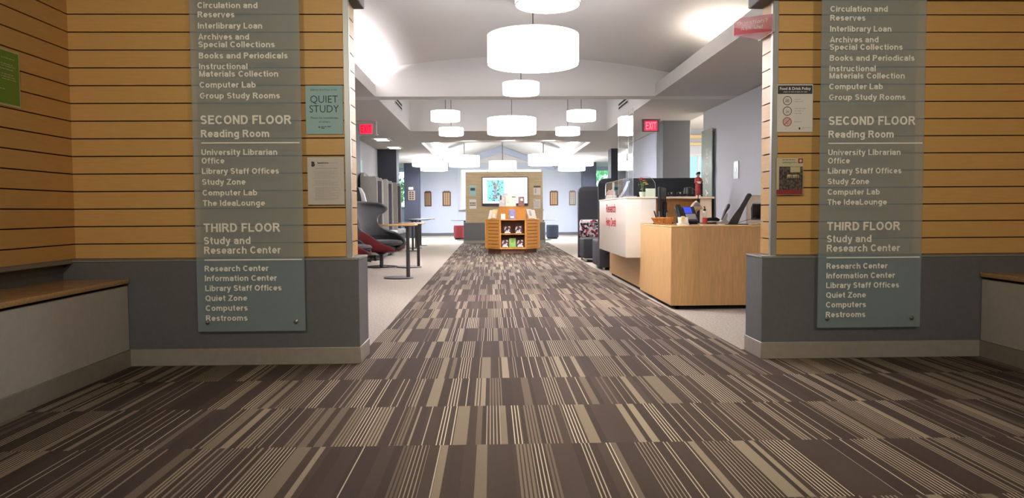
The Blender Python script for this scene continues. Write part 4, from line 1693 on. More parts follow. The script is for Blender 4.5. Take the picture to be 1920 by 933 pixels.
# ---- clear screens on the counter
for y0, y1, x, rz, lab in ((7.83, 8.10, 1.50, 0.0, 'tall clear acrylic screen standing on the white counter, nearer one'),
                           (8.12, 8.72, 1.50, 0.8, 'tall clear acrylic screen standing on the white counter, farther one')):
    t = thing('acrylic_screen', lab, 'screen', (x, (y0 + y1) / 2, 1.011), math.radians(rz), 'tall acrylic screens on the counter')
    h = (y1 - y0) / 2
    b = B()
    b.box(-.003, .003, -h, h, .004, .94)
    b.build('sheet', 'clear_acrylic', t)
    b = B()
    for q in (-h, h):
        b.box(-.003, .003, q - .002, q + .002, .004, .94)
    b.build('polished_edge', 'clear_edge', t)
    b = B()
    for q in (-h + .05, h - .05):
        b.box(-.05, .05, q - .015, q + .015, 0, .012, bev=.003)
    b.build('foot', 'clear_edge', t)


def rounded(w0, w1, z0, z1, r, left, right):
    P = [(w0, z0), (w1, z0)]
    if right:
        P += [(w1 - r + r * math.cos(a), z1 - r + r * math.sin(a)) for a in [PI / 2 * k / 6 for k in range(7)]]
    else:
        P += [(w1, z1)]
    if left:
        P += [(w0 + r - r * math.sin(a), z1 - r + r * math.cos(a)) for a in [PI / 2 * k / 6 for k in range(7)]]
    else:
        P += [(w0, z1)]
    return P


t = thing('sneeze_guard', 'low round-cornered clear guard wrapping the corner of the white counter', 'screen', (1.44, 7.80, 1.011))
fs_ = lambda u, v, d=0.0: (d, u, v)
b = B()
P = rounded(.0, 1.55, 0, .20, .09, False, True)
b.prism(P, fs_, -.0025, .0025)
b.build('side_sheet', 'clear_acrylic', t)
b = B()
b.tube([fs_(u, v) for u, v in P[1:]], .003, 6)
b.build('side_edge', 'clear_edge', t)
b = B()
P = rounded(0.006, .29, 0, .21, .09, False, True)
b.prism(P, lambda u, v, d=0.0: (u, d, v), -.0025, .0025)
b.build('end_sheet', 'clear_acrylic', t)
b = B()
b.tube([(u, 0, v) for u, v in P[1:]], .003, 6)
b.build('end_edge', 'clear_edge', t)

CT = 1.011
# ---- things on the raised counter
t = thing('tissue_box', 'pink tissue tuft in a pale box at the far end of the white counter', 'box', (1.515, 9.36, CT))
b = B()
b.box(-.055, .055, -.06, .06, 0, .05, bev=.004)
b.build('carton', 'paper', t)
b = B()
b.prism([(-.05, .046), (.05, .046), (.055, .09), (.02, .135), (-.005, .10), (-.03, .12), (-.06, .075)], F_front(0), -.02, .02, bev=.008)
b.build('tissue', 'pink_tissue', t)
t = thing('notice_stand', 'narrow upright white stand beside the pink tissue on the counter', 'stand', (1.505, 9.13, CT))
b = B()
b.box(-.045, .045, -.05, .05, 0, .008, bev=.002)
b.build('base', 'clear_edge', t)
b = B()
b.box(-.012, .012, -.006, .006, .008, .205, bev=.002)
b.build('upright', 'paper', t)
t = thing('leaflet_display', 'curved blue-tinted leaflet leaning on the white counter behind the screens', 'leaflet', (1.60, 8.86, CT))
b = B()
n = 8
vs, fs = [], []
for i in range(n + 1):
    a = i / n
    x, z = -.10 + .14 * a ** .6, .21 * a ** 1.1
    for yy in (-.10, .10):
        vs += [(x, yy, z), (x + .004, yy, z)]
for i in range(n):
    q = i * 4
    fs += [(q, q + 2, q + 6, q + 4), (q + 1, q + 5, q + 7, q + 3), (q, q + 4, q + 5, q + 1), (q + 2, q + 3, q + 7, q + 6)]
b.raw(vs, fs)
b.build('sheet', 'blue_sheet', t)
b = B()
b.box(-.11, .06, -.11, .11, 0, .006, bev=.002)
b.build('foot', 'clear_edge', t)
t = thing('flower_pot', 'small potted plant with red and yellow flowers on the white counter', 'plant', (1.69, 8.25, CT))
b = B()
b.lathe([(.03, 0), (.042, .06), (.045, .065), (.038, .065), (.036, .05), (0, .05)], n=20)
b.build('pot', 'pale_green_card', t)
b = B()
for k in range(26):
    a, e, q = random.uniform(0, 2 * PI), random.uniform(.08, .19), random.uniform(.01, .05)
    c = Vector((math.cos(a) * q, math.sin(a) * q, e))
    d1 = Vector((random.uniform(-1, 1), random.uniform(-1, 1), random.uniform(-.3, 1))).normalized() * .02
    d2 = d1.cross(Vector((0, .3, 1))).normalized() * .008
    b.raw([c - d1, c + d2, c + d1, c - d2], [(0, 1, 2, 3)])
for k in range(5):
    b.tube([(0, 0, .05), (random.uniform(-.03, .03), random.uniform(-.03, .03), .19)], .002, 5)
b.build('leaves', 'leaf', t, flat=True)
for k, (x, y, z, m) in enumerate(((-.03, -.02, .205, 'flower_red'), (-.012, .02, .22, 'flower_red'), (.005, -.03, .19, 'flower_red'), (.03, 0, .17, 'flower_yellow'), (.04, -.02, .15, 'flower_yellow'), (.018, .02, .165, 'flower_yellow'))):
    b = B()
    for q in range(6):
        a = 2 * PI * q / 6
        b.ball((x + .011 * math.cos(a), y + .011 * math.sin(a), z), .009, sub=1, sz=.6)
    b.ball((x, y, z + .002), .007, sub=1)
    b.build('flower', m, t)
t = thing('card_box', 'pale green card standing on the counter beside the potted flowers', 'card', (1.735, 8.05, CT))
b = B()
b.box(-.055, .055, -.004, .004, 0, .095, bev=.002)
b.build('front', 'pale_green_card', t)
b = B()
b.box(-.05, .05, .004, .05, 0, .006)
b.build('foot', 'pale_green_card', t)
for x, lab in ((1.925, 'small black glossy gadget on the counter ledge, nearer the monitor'), (2.02, 'small black glossy gadget on the counter ledge, nearer the bent-stem lamp')):
    t = thing('desk_gadget', lab, 'gadget', (x, 7.92, CT + .001), 0, 'black gadgets on the counter ledge')
    b = B()
    b.lathe([(.022, 0), (.022, .006), (.006, .009), (.006, .03)], n=16)
    b.build('stand', 'black', t)
    b = B()
    b.tube([(-.030, -.01, .036), (.030, -.012, .042)], .013, 12)
    b.build('body', 'black_gloss', t)
    b = B()
    b.tube([(0, -.018, .04), (0, -.030, .041)], .008, 12)
    b.build('lens', 'alu', t)
t = thing('desk_lamp', 'black hooded lamp on a thin bent stem over the counter ledge', 'lamp', (2.12, 7.86, CT + .001))
b = B()
b.lathe([(.035, 0), (.035, .008), (.01, .012)], c=(-.03, .06, 0), n=20)
b.build('base', 'black', t)
b = B()
b.tube([(-.03, .06, .01), (.01, .06, .06), (.03, .02, .085), (.035, -.05, .07), (.045, -.128, .03), (.05, -.13, -.06)], .004, 8)
b.build('stem', 'black', t)
b = B()
b.lathe([(.02, .10), (.042, .095), (.05, .03), (.046, .03), (.038, .085)], c=(-.025, -.01, 0), n=20)
b.build('hood', 'black', t)
t = thing('figurine', 'robed red figurine with a dark hat on the counter ledge', 'figurine', (2.235, 7.98, CT + .001))
b = B()
b.lathe([(.034, .0), (.030, .015), (.030, .06), (.028, .12), (.030, .15), (.034, .18), (.030, .205), (.012, .215)], n=18, sy=.7)
b.tube([(-.028, -.008, .195), (-.038, -.02, .15), (-.015, -.03, .150)], [.011, .010, .007], 8)
b.tube([(.028, -.008, .195), (.040, -.02, .155), (.020, -.03, .150)], [.011, .010, .007], 8)
b.build('robe', 'red_robe', t)
b = B()
b.ball((0, -.004, .232), .018, sz=1.15)
b.build('head', 'skin', t)
b = B()
b.prism([(-.026, .238), (-.012, .262), (.012, .272), (.022, .262), (.020, .240), (-.005, .247)], F_front(0), -.018, .018, bev=.005)
b.build('hat', 'black', t)
b = B()
b.box(-.026, .026, -.030, -.020, .140, .165, bev=.005)
b.build('drum', 'cream_panel', t)
for x in (-.014, .014):
    b = B()
    b.box(x - .010, x + .010, -.030, .010, -.0, .018, bev=.004)
    b.build('shoe', 'seat_white', t)

DT = 0.7345
# ---- things on the low desk
t = thing('basket', 'small oval wicker basket at the front corner of the maple desk', 'basket', (1.665, 7.15, DT))
b = B()
n = 40
for k in range(7):
    z = .004 + k * .0095
    r = .075 + k * .0062
    pts = [((r + .004 * (1 if (i + k) % 2 else -1)) * math.cos(2 * PI * i / n), .62 * (r + .004 * (1 if (i + k) % 2 else -1)) * math.sin(2 * PI * i / n), z) for i in range(n + 1)]
    if k in (1, 2, 4, 5):
        b.tube(pts, .0030, 5)
    else:
        b.tube(pts, .0052, 6)
for i in range(20):
    a = 2 * PI * i / 20
    b.tube([(.072 * math.cos(a), .62 * .072 * math.sin(a), 0), (.115 * math.cos(a + .12), .62 * .115 * math.sin(a + .12), .064)], .004, 5)
b.lathe([(0, .002), (.078, .002), (.078, .006), (0, .006)], n=30, sy=.62)
b.build('weave', 'wicker', t)
for k, (px_, py_, dx, dz_, m) in enumerate(((-.055, .0, -.035, .12, 'black'), (-.03, .01, -.01, .145, 'scanner_grey'), (0.0, -.01, .012, .11, 'black'), (.03, .01, .01, .125, 'alu'))):
    t = thing('pen', ('black pen leaning outward at the left of the wicker basket', 'grey looped pen standing tallest in the wicker basket', 'short black pen in the middle of the wicker basket', 'silver pen at the right of the wicker basket')[k], 'pen', (1.665 + px_, 7.15 + py_, DT + .012), 0)
    b = B()
    b.tube([(0, 0, 0), (dx * .8, 0, dz_ * .8)], .006, 8)
    b.build('barrel', m, t)
    b = B()
    b.tube([(dx * .8, 0, dz_ * .8), (dx, 0, dz_)], [.0068, .005], 8)
    b.tube([(dx * .78, -.007, dz_ * .8), (dx * .5, -.007, dz_ * .5)], .002, 5)
    b.build('cap', 'black', t)
t = thing('monitor', 'black desktop monitor seen nearly edge-on behind the wicker basket', 'monitor', (1.735, 7.49, DT), math.radians(70))
b = B()
b.box(-.23, .23, -.012, .018, .07, .365, bev=.006)
b.build('casing', 'black', t)
b = B()
b.box(-.22, .22, .0182, .0195, .082, .352)
b.build('screen', 'black_gloss', t)
b = B()
b.box(-.03, .03, -.045, -.012, .012, .22, bev=.006)
b.build('neck', 'black', t)
b = B()
b.box(-.11, .11, -.10, .08, 0, .012, bev=.004)
b.build('base', 'black', t)
t = thing('desk_phone', 'grey desk telephone with a blue display', 'telephone', (1.88, 7.12, DT), math.radians(8))
R = Matrix.Translation((0, .0, .0)) @ Matrix.Rotation(math.radians(52), 4, 'X')
b = B()
b.box(-.10, .10, -.075, .105, .004, .026, 0, .006, 2, M=Matrix.Translation((0, 0, .075)) @ Matrix.Rotation(math.radians(50), 4, 'X'))
b.prism([(-.05, .0), (.08, .0), (.075, .02), (.045, .12), (.03, .11)], lambda u, v, d=0.0: (d, u, v), -.07, .10, bev=.003)
b.build('body', 'phone_body', t)
b = B()
b.box(-.015, .06, .018, .092, .0262, .028, 0, M=Matrix.Translation((0, 0, .075)) @ Matrix.Rotation(math.radians(50), 4, 'X'))
b.build('display', 'phone_screen', t)
b = B()
b.box(-.015, .085, -.06, .008, .0262, .030, 0, .002, M=Matrix.Translation((0, 0, .075)) @ Matrix.Rotation(math.radians(50), 4, 'X'))
b.build('keypad', 'scanner_grey', t)
b = B()
M_ = Matrix.Translation((0, 0, .075)) @ Matrix.Rotation(math.radians(50), 4, 'X')
b.box(-.098, -.048, .055, .110, .026, .058, 0, .012, 2, M=M_)
b.box(-.098, -.048, -.080, -.030, .026, .058, 0, .012, 2, M=M_)
b.box(-.092, -.054, -.06, .09, .038, .060, 0, .008, 2, M=M_)
b.build('handset', 'black', t)
t = thing('card_holder', 'white holder of small cards between the basket and the phone', 'holder', (1.815, 6.98, DT))
b = B()
b.prism([(-.04, 0), (.05, 0), (.05, .012), (-.005, .012), (.022, .07), (.018, .07), (-.012, .012), (-.04, .012)], lambda u, v, d=0.0: (d, u, v), -.048, .048, bev=.001)
b.build('stand', 'paper', t)
t2 = thing('card_stack', 'tan cards standing in the white holder beside the phone', 'cards', (1.815, 6.98, DT + .0125))
b = B()
b.box(-.02, .012, -.026, -.016, 0, .062, M=Matrix.Rotation(math.radians(-16), 4, 'X'))
b.build('cards', 'gold_cover', t2)
t = thing('barcode_scanner', 'beige and grey scanner head on a curved stand beside the phone', 'scanner', (2.005, 7.35, DT))
b = B()
b.lathe([(.05, 0), (.05, .010), (.02, .016)], n=24)
b.build('base', 'scanner_beige', t)
b = B()
b.tube([(0, 0, .012), (-.045, 0, .07), (-.050, 0, .125), (-.015, 0, .155)], .008, 10)
b.tube([(.005, 0, .012), (.01, 0, .07), (.04, 0, .13), (.075, 0, .15)], .010, 10)
b.build('curved_stand', 'scanner_beige', t)
b = B()
b.prism([(-.055, .125), (-.02, .155), (.0, .20), (.035, .225), (.065, .20), (.08, .165), (.095, .155), (.09, .143), (.03, .15), (.0, .14), (-.035, .105)], F_front(0), -.03, .03, bev=.006)
b.build('head', 'scanner_beige', t)
b = B()
b.prism([(.0, .175), (.015, .208), (.042, .216), (.062, .196), (.068, .172)], F_front(-.031), 0, .006, bev=.002)
b.build('face', 'scanner_grey', t)
t = thing('sanitizer_bottle', 'clear pump bottle with red label and black pump on the maple desk', 'bottle', (2.09, 7.22, DT))
b = B()
b.lathe([(.020, 0), (.022, .004), (.022, .10), (.018, .122), (.010, .130)], n=24)
b.build('bottle', 'bottle_clear', t)
b = B()
b.lathe([(.0225, .006), (.0225, .058)], n=24, cap0=False, cap1=False)
b.build('label_band', 'bottle_red', t)
b = B()
b.lathe([(.0135, .128), (.0135, .146), (.005, .148), (.005, .168)], n=16)
b.tube([(0, 0, .168), (-.012, -.02, .166)], .005, 8)
b.build('pump', 'black', t)
t = thing('stapler', 'black stapler beside the sanitizer bottle on the maple desk', 'stapler', (2.175, 7.25, DT), math.radians(15))
b = B()
b.box(-.075, .075, -.018, .018, 0, .012, bev=.003)
b.build('base', 'black', t)
b = B()
b.prism([(-.075, .014), (.072, .022), (.075, .045), (.04, .062), (-.05, .060), (-.075, .045)], F_front(0), -.016, .016, bev=.005)
b.build('arm', 'black', t)
b = B()
b.box(-.070, .07, -.0165, .0165, .020, .028)
b.build('magazine', 'steel', t)
t = thing('handheld_scanner', 'dark handheld scanner propped upright in a pale cradle on the desk', 'scanner', (2.285, 7.2, DT))
b = B()
b.prism([(-.075, 0), (.05, 0), (.04, .02), (.0, .03), (.02, .10), (.0, .10), (-.03, .03), (-.07, .02)], F_front(0), -.035, .035, bev=.004)
b.build('cradle', 'alu', t)
b = B()
b.tube([(-.03, -.0, .035), (.0, 0, .12), (.025, 0, .165), (.04, 0, .192)], [.012, .015, .022, .012], 12)
b.build('body', 'phone_body', t)
t = thing('tilted_display', 'slanted black arm-shaped display standing at the front of the maple desk', 'display', (2.27, 6.86, DT), math.radians(-18))
b = B()
b.prism([(-.065, .004), (.025, .004), (.075, .13), (.115, .225), (.145, .262), (.130, .285), (.108, .285), (.092, .262), (.045, .155), (-.02, .075)], F_front(0), -.10, .10, bev=.006)
b.build('body', 'black', t)
b = B()
b.tube([(.125, -.105, .266), (.125, .105, .266)], .019, 14)
b.build('hinge', 'black', t)
b = B()
b.box(-.09, .12, -.11, .11, 0, .006, bev=.002)
b.build('base', 'black_gloss', t)
t = thing('desk_divider', 'beige divider panel at the wall end of the maple desk', 'panel', (2.93, 7.72, DT))
b = B()
b.box(-.25, .32, -.012, .012, 0, .28, bev=.003)
b.build('panel', 'beige_panel', t)
b = B()
b.box(-.255, -.25, -.013, .013, 0, .282)
b.box(-.255, .325, -.013, .013, .28, .285)
b.build('edging', 'alu', t)
t = thing('flat_screen', 'small black screen at the right end of the desk, half behind the wall end', 'monitor', (2.66, 7.2, DT), math.radians(-35))
b = B()
b.prism([(-.11, .035), (.16, .035), (.16, .20), (-.10, .20), (-.115, .15)], F_front(0), -.02, .02, bev=.006)
b.build('casing', 'phone_body', t)
b = B()
b.box(-.095, .15, -.0225, -.0205, .05, .19)
b.build('screen', 'black_gloss', t)
b = B()
b.lathe([(.07, 0), (.07, .008), (.02, .012), (.02, .06)], c=(.02, .02, 0), n=20)
b.build('stand', 'alu', t)
t = thing('cable', 'thin grey cable curving across the maple desk to the small screen', 'cable')
b = B()
b.tube([(2.062, 7.335, DT + .004), (2.12, 7.36, DT + .004), (2.22, 7.40, DT + .004), (2.36, 7.36, DT + .004), (2.45, 7.28, DT + .012), (2.55, 7.22, DT + .045), (2.60, 7.215, DT + .06)], .003, 6)
b.build('lead', 'phone_body', t)

# ================================================================== BOOTH SOFAS BEHIND THE DESK
def tall_panel(b, x0, x1, y0, y1, z0, z1, r=.09):
    b.prism([(x0, z0), (x1, z0)] + [(x1 - r + r * math.cos(PI / 2 * k / 6), z1 - r + r * math.sin(PI / 2 * k / 6)) for k in range(7)] +
            [(x0 + r - r * math.sin(PI / 2 * k / 6), z1 - r + r * math.cos(PI / 2 * k / 6)) for k in range(7)], F_front(0), -y1, -y0, bev=.012)


t = thing('booth_sofa', 'dark high-backed sofa turned away behind the white counter', 'sofa', (2.3, 10.7, 0), 0, 'high-backed booth sofas')
b = B()
tall_panel(b, -.745, .775, .03, .12, .04, 1.335)
bk = b.build('backrest', 'charcoal', t)
b = B()
b.box(-.735, .77, .14, .80, .045, .435, bev=.03, seg=3)
b.build('seat', 'charcoal', t)
b = B()
b.tube([(-.735, .035, .10), (-.748, .026, 1.25)], .006, 6)
b.build('piping', 'charcoal_light', bk)
for x in (-.66, .70):
    for y in (.10, .72):
        b = B()
        b.lathe([(.018, 0), (.022, .05)], c=(x, y, 0), n=10)
        b.build('foot', 'alu', t)
t = thing('booth_sofa', 'dark high-backed sofa facing the camera with a triangle-patterned back cushion', 'sofa', (2.3, 12.45, 0), 0, 'high-backed booth sofas')
b = B()
tall_panel(b, -.765, .775, .62, .74, .04, 1.295)
b.build('backrest', 'charcoal', t)
b = B()
b.box(-.755, .77, -.02, .62, .06, .405, bev=.035, seg=3)
b.build('seat', 'charcoal', t)
b = B()
b.box(-.75, .76, .46, .62, .40, .71, bev=.03, seg=2)
bk = b.build('back_cushion', 'triangle_fabric', t)
b = B()
b.tube([(-.72, .452, .655), (.74, .452, .655)], .008, 6)
b.build('piping', 'felt_grey', bk)
for x in (-.70, .72):
    for y in (.04, .66):
        b = B()
        b.lathe([(.018, 0), (.022, .07)], c=(x, y, 0), n=10)
        b.build('foot', 'alu', t)

# ================================================================== BOOK DISPLAY STAND
t = thing('display_stand', 'honey wood book display stand with two shelves, standing on the striped carpet', 'stand', (.44, 15.25, 0))
W, HB = .565, .245             # half width, half width of the open bay
TOPZ = .70
plan = [(-W, .33), (-HB - .02, .0), (HB + .02, .0), (W, .33), (W, .75), (-W, .75)]
fz_ = lambda u, v, d=0.0: (u, v, d)


def scaled(P, k, dy=0.0):
    return [(u * k, (v - .37) * k + .37 + dy) for u, v in P]


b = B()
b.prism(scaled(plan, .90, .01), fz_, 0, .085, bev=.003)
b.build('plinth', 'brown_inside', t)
b = B()
b.prism(scaled(plan, 1.0), fz_, .085, .115, bev=.003)
b.build('bottom_board', 'honey_wood', t)
b = B()
b.prism(scaled(plan, 1.02, -.002), fz_, TOPZ - .022, TOPZ, bev=.003)
b.build('top_board', 'honey_wood', t)
for s in (-1, 1):
    b = B()
    b.box(s * (HB + .012) - .012, s * (HB + .012) + .012, .01, .42, .115, TOPZ - .022, bev=.002)
    b.build('bay_side', 'honey_wood', t)
    p0, p1 = Vector((s * (HB + .03), .012, 0)), Vector((s * (W - .012), .325, 0))
    d = (p1 - p0).normalized()
    nrm = Vector((d.y, -d.x, 0)) * s
    L = (p1 - p0).length
    fa2 = lambda u, v, dd=0.0, p0=p0, d=d, nrm=nrm: (p0.x + d.x * u + nrm.x * dd, p0.y + d.y * u + nrm.y * dd, v)
    b = B()
    b.rect(fa2, 0, L, .115, TOPZ - .022, -.02, -.012, 1)
    zz = [.115 + k * (TOPZ - .137) / 8 for k in range(9)]
    for a, c in zip(zz, zz[1:]):
        b.rect(fa2, 0.03, L - .05, a + .006, c - .006, -.012, .004, 0)
    b.rect(fa2, L - .05, L, .115, TOPZ - .022, -.012, .005, 0)
    b.rect(fa2, 0, .03, .115, TOPZ - .022, -.012, .005, 0)
    b.build('slatted_side', ['honey_wood', 'groove'], t)
    b = B()
    b.box(s * W - .012, s * W + .012, .33, .75, .115, TOPZ - .022)
    b.build('end_panel', 'honey_wood', t)
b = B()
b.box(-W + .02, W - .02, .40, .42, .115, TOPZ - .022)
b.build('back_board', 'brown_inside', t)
b = B()
b.box(-HB, HB, .02, .40, .382, .400, bev=.002)
b.build('shelf', 'honey_wood', t)
b = B()
n = 10
P = [(-.28 + .56 * i / n, .30 - .10 * math.sin(PI * i / n)) for i in range(n + 1)]
b.prism(P + [(.28, .62), (-.28, .62)], fz_, TOPZ, .945)
b.build('riser', 'honey_wood', t)
b = B()
P = [(-.295 + .59 * i / n, .29 - .10 * math.sin(PI * i / n)) for i in range(n + 1)]
b.prism(P + [(.295, .63), (-.295, .63)], fz_, .945, .965, bev=.003)
b.build('riser_top', 'honey_wood', t)

bx0, by0 = .44, 15.25


def book(x, y, z, w, h, cover, label, group=None, rz=0.0, th=.022, tilt=-10, extra=None):
    t = thing('book', label, 'book', (bx0 + x, by0 + y, z), math.radians(rz), group)
    R = Matrix.Translation((0, 0, .004)) @ Matrix.Rotation(math.radians(tilt), 4, 'X')
    b = B()
    b.box(-w / 2, w / 2, 0, .003, 0, h, M=R)
    b.box(-w / 2, w / 2, th - .003, th, 0, h, M=R)
    b.box(-w / 2 - .002, -w / 2 + .002, 0, th, 0, h, M=R)
    cv = b.build('cover', cover, t)
    b = B()
    b.box(-w / 2 + .002, w / 2 - .004, .003, th - .003, .004, h - .004, M=R)
    b.build('pages', 'paper', t)
    if extra:
        u0, u1, v0, v1, m = extra
        b = B()
        b.box(-w / 2 + u0 * w, -w / 2 + u1 * w, -.0012, 0, v0 * h, v1 * h, M=R)
        b.build('cover_print', m, cv)
    return t


GT = 'books on top of the display stand'
book(-.215, .34, .966, .12, .245, 'grey_cover', 'grey photo-covered book on the stand top, leftmost', GT, extra=(.15, .4, .55, .95, 'ink'))
book(-.13, .39, .966, .12, .285, 'grey_cover', 'grey book on the stand top peeping up behind the cream one', GT)
book(-.075, .30, .966, .13, .225, 'pale_cover', 'cream sketch-covered book on the stand top', GT, extra=(.15, .6, .3, .55, 'gold_cover'))
book(.035, .31, .966, .09, .215, 'pale_cover', 'narrow pale book with green head on the stand top', GT, extra=(0, 1, .86, .98, 'leaf'))
book(.19, .30, .966, .125, .205, 'brown_cover', 'brown book on the stand top, rightmost', GT, extra=(.35, .75, .55, .8, 'paper'))
GM = 'books on the middle ledge of the stand'
book(-.01, .10, TOPZ + .001, .125, .20, 'blue_cover', 'blue book standing alone before the riser of the stand', GM, extra=(.2, .8, .1, .3, 'paper'))
t = thing('info_card', 'small cream card on the stand ledge beside the blue book', 'card', (bx0 - .20, by0 + .12, TOPZ + .001))
b = B()
b.box(-.045, .045, 0, .003, 0, .115, M=Matrix.Rotation(math.radians(-12), 4, 'X'))
b.build('sheet', 'pale_cover', t)
b = B()
b.box(-.03, .03, .0, .045, 0, .003)
b.build('foot', 'clear_edge', t)
for s, nm in ((-1, 'left'), (1, 'right')):
    t = thing('book_easel', 'wooden book easel at the %s end of the stand ledge' % nm, 'easel', (bx0 + s * .385, by0 + .30, TOPZ + .001), math.radians(s * 38), 'book easels')
    b = B()
    b.tube([(-.07, .0, .002), (-.055, .07, .19)], .006, 6)
    b.tube([(.07, .0, .002), (.055, .07, .19)], .006, 6)
    b.tube([(-.08, -.025, .006), (.08, -.025, .006)], .007, 6)
    b.build('frame', 'honey_wood', t)
    b = B()
    b.tube([(0, .07, .19), (0, .14, .002)], .006, 6)
    b.build('strut', 'honey_wood', t)
book(-.405, .27, TOPZ + .016, .12, .20, 'gold_cover', 'yellow-covered book leaning on the left easel', GM, rz=-38, tilt=-20, extra=(.2, .8, .15, .5, 'pale_cover'))
book(-.47, .36, TOPZ + .001, .11, .20, 'pale_cover', 'pale book leaning outermost at the left of the stand', GM, rz=-38, tilt=-20)
book(.395, .26, TOPZ + .016, .12, .20, 'pale_cover', 'white book with dark panel leaning on the right easel', GM, rz=38, tilt=-20, extra=(.25, .75, .25, .85, 'ink_soft'))
book(.47, .36, TOPZ + .001, .11, .20, 'pale_cover', 'pale book leaning outermost at the right of the stand', GM, rz=38, tilt=-20)
GS = 'books on the shelves of the stand'
PK = (.1, .9, .05, .25, 'pale_cover')
book(-.115, .15, .401, .13, .15, 'dark_cover', 'dark pink-patterned book on the upper shelf, left of two', GS, extra=PK)
book(.115, .15, .401, .13, .15, 'dark_cover', 'dark pink-patterned book on the upper shelf, right of two', GS, extra=PK)
book(-.165, .12, .116, .13, .15, 'dark_cover', 'dark pink-patterned book on the lower shelf, left of the green one', GS, extra=PK)
book(-.005, .12, .116, .14, .19, 'green_cover', 'bright green book in the middle of the lower shelf', GS)
book(.150, .12, .116, .13, .15, 'dark_cover', 'dark pink-patterned book on the lower shelf, right of the green one', GS, extra=PK)

# ================================================================== TELEVISION WALL
t = thing('television', 'large wall television showing a white slide with a tree picture', 'television', (.371, 20.085, 1.40))
hw, hh = .622, .386
b = B()
b.box(-hw, hw, -.06, 0.0, -hh, hh, bev=.006)
b.box(-.25, .25, -.01, .03, -.2, .2)
b.build('casing', 'column_dark', t)
b = B()
b.box(-hw + .022, hw - .022, -.0615, -.060, -hh + .066, hh - .022)
sn = b.build('screen', 'screen_white', t)
fr = F_front(-.0615)
px0, px1, pz0, pz1 = -.485, -.022, -.272, .308
b = B()
b.rect(fr, px0, px1, pz0, pz1, 0, .0008)
b.build('picture', 'screen_sky', sn)
fr2 = F_front(-.0624)
b = B()
rr = random.Random(4)
for k in range(190):
    u, v = rr.uniform(px0 + .02, px1 - .02), rr.uniform(pz0 + .02, pz1 - .02)
    if v > pz0 + .16 and v < pz1 - .16 and (u < -.36 or u > -.14) and rr.random() < .55:
        continue
    r = rr.uniform(.008, .028)
    q = 7
    b.raw([fr2(u + r * rr.uniform(.5, 1.2) * math.cos(2 * PI * i / q), v + r * rr.uniform(.3, .9) * math.sin(2 * PI * i / q), .0003 + k * 2e-6 + (.0010 if v > pz1 - .20 else 0)) for i in range(q)], [tuple(range(q))], k % 2)
b.build('picture_leaves', ['screen_leaf', 'screen_shade'], sn, flat=True)
b = B()
b.raw([fr2(u, v, .0008) for u, v in ((-.34, pz0 + .06), (-.19, pz0 + .06), (-.235, -.10), (-.225, .06), (-.20, .16), (-.15, .27), (-.20, .25), (-.245, .19), (-.27, .25), (-.36, .29), (-.33, .22), (-.31, .12), (-.29, 0), (-.285, -.11))], [tuple(range(14))])
b.build('picture_trunk', 'screen_trunk', sn, flat=True)


def wall_sheet(name, label, cat, x0, x1, z0, z1, m, extras=(), y=20.083, group=None, rows=0):
    t = thing(name, label, cat, ((x0 + x1) / 2, y, z0), 0, group)
    w = (x1 - x0) / 2
    b = B()
    b.box(-w, w, -.004, .002, 0, z1 - z0)
    b.build('sheet', m, t)
    f = F_front(-.004)
    for u0, u1, v0, v1, mm in extras:
        b = B()
        b.rect(f, -w + u0 * 2 * w, -w + u1 * 2 * w, v0 * (z1 - z0), v1 * (z1 - z0), 0, .001)
        b.build('print', mm, t)
    if rows:
        b = B()
        for k in range(rows):
            b.fine(f, -w * .75, w * .7, (z1 - z0) * (.80 - .7 * k / rows), .010)
        b.build('lettering', 'ink_soft', t)
    return t


wall_sheet('study_sign', 'teal sheet on the divider wall left of the television', 'sign', -.59, -.41, 1.28, 1.57, 'teal_paper', [(.15, .85, .5, .75, 'ink_teal')])
wall_sheet('notice_sheet', 'white sheet of small dark figures under the teal sheet beside the television', 'notice', -.594, -.407, .938, 1.19, 'paper',
           [(.08 + .22 * k, .22 + .22 * k, .30 + .22 * (j), .46 + .22 * j, 'ink' if (k + j) % 2 else 'photo_red') for k in range(4) for j in range(2)])
wall_sheet('policy_sign', 'pale sheet with brown header on the divider wall right of the television', 'sign', 1.146, 1.334, 1.30, 1.545, 'paper_dim', [(0, 1, .80, 1.0, 'plaque_wood'), (.15, .38, .2, .7, 'ink_soft')], rows=0)
wall_sheet('notice_sheet', 'plain pale notice right of the television, under the brown-headed one', 'notice', 1.146, 1.332, .932, 1.18, 'paper_dim', [(.1, .2, .82, .9, 'photo_red')], rows=12)


# ---- plaques
def plaque(x, y, z0, w, h, label, face, rz=0.0):
    t = thing('plaque', label, 'plaque', (x, y, z0), rz, 'name plaques on the bay walls')
    f = F_front(0)
    b = B()
    q = w / 2
    b.prism([(-q, 0), (q, 0), (q, h * .93), (q * .75, h * .94), (q * .62, h * .985), (q * .30, h * .985), (q * .14, h * .945), (0, h), (-q * .14, h * .945), (-q * .30, h * .985), (-q * .62, h * .985), (-q * .75, h * .94), (-q, h * .93)], f, 0, .025, bev=.004)
    b.build('board', 'plaque_wood' if face != 'pale' else 'plaque_tan', t)
    b = B()
    f2 = F_front(-.025)
    for i in range(12):
        for j in range(3):
            u = -q * .72 + j * q * .52
            v = h * (.08 + .066 * i)
            b.rect(f2, u, u + q * .40, v, v + h * .046, 0, .003)
    b.build('name_plates', 'plaque_brass' if face != 'pale' else 'paper_dim', t)['kind'] = 'stuff'
    return t


def bay_y(x, pts):
    for (x0, y0), (x1, y1) in zip(pts, pts[1:]):
        if x0 <= x <= x1:
            return y0 + (y1 - y0) * (x - x0) / (x1 - x0)
    return 26.7


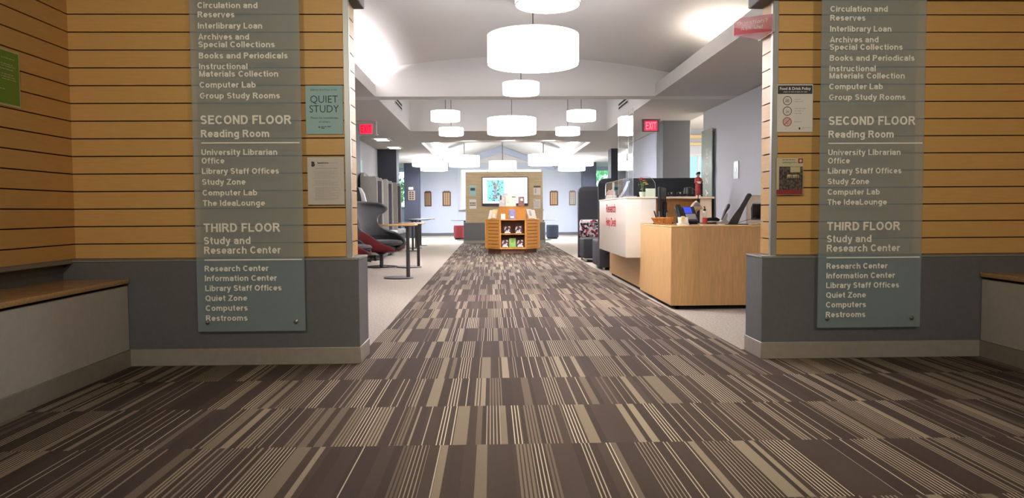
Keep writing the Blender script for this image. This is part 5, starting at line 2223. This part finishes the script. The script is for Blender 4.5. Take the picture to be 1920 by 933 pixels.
BL = [(-2.66, 26.75), (-1.94, 26.55), (-1.16, 26.75)]
BR = [(1.88, 26.75), (2.62, 26.55), (3.30, 26.75)]
plaque(-2.26, bay_y(-2.26, BL), 1.05, .26, .56, 'dark arched name plaque nearest the navy column, left bay', 'brass', math.atan2(-.2, .72))
plaque(-1.60, bay_y(-1.60, BL), 1.06, .30, .55, 'dark arched name plaque on the left bay, nearer the television wall', 'brass', math.atan2(.2, .78))
plaque(2.25, bay_y(2.25, BR), 1.06, .30, .54, 'dark arched name plaque on the right bay, nearer the television wall', 'brass', math.atan2(-.2, .74))
plaque(2.91, bay_y(2.91, BR), 1.06, .25, .54, 'pale arched name plaque on the right bay, nearest the navy column', 'pale', math.atan2(.2, .68))
t = thing('photo_plaque', 'small tan plaque with a grid of dark panels on the navy column', 'plaque', (-2.617, 24.495, 1.245))
b = B()
b.box(-.11, .11, -.022, 0, 0, .31, bev=.004)
b.build('board', 'plaque_tan', t)
for i in range(4):
    for j in range(2):
        b = B()
        b.box(-.075 + j * .085, -.010 + j * .085, -.026, -.021, .03 + i * .067, .078 + i * .067)
        b.build('panel', 'ink', t)
t = thing('thermostat', 'small white box above the tan plaque on the navy column', 'thermostat', (-2.636, 24.495, 1.585))
b = B()
b.box(-.078, .078, -.035, 0, 0, .085, bev=.008)
b.build('casing', 'paper', t)
b = B()
b.box(-.04, .04, -.038, -.034, .025, .06)
b.build('display', 'alu', t)


# ---- stools and thin tables by the divider wall
def stool(x, y, m, label):
    t = thing('drum_stool', label, 'stool', (x, y, 0), 0, 'upholstered drum stools')
    b = B()
    b.lathe([(.175, .045), (.19, .06), (.19, .39), (.18, .40)], n=32)
    b.build('drum', m, t)
    b = B()
    b.lathe([(.175, .405), (.19, .41), (.19, .43), (.17, .442), (0, .445)], n=32)
    b.build('cushion', m, t)
    b = B()
    b.lathe([(.16, 0), (.165, .045)], n=32)
    b.build('base', 'black', t)
    return t


stool(1.89, 23.0, 'navy_vinyl', 'navy drum stool right of the divider wall')
stool(-.98, 23.0, 'red_vinyl', 'red drum stool left of the divider wall')
for x, lab in ((1.55, 'thin-topped round table half behind the right end of the divider wall'), (-.80, 'thin-topped round table half behind the left end of the divider wall')):
    t = thing('cafe_table', lab, 'table', (x, 22.2, 0), 0, 'thin-topped tables behind the divider wall')
    b = B()
    b.lathe([(.41, .59), (.42, .594), (.42, .604), (.41, .608)], n=40)
    b.build('tabletop', 'table_dark', t)
    b = B()
    b.lathe([(.03, .015), (.03, .592)], n=14)
    b.build('pole', 'pole_metal', t)
    b = B()
    b.lathe([(.24, 0), (.24, .010), (.05, .018)], n=32)
    b.build('base', 'pole_metal', t)
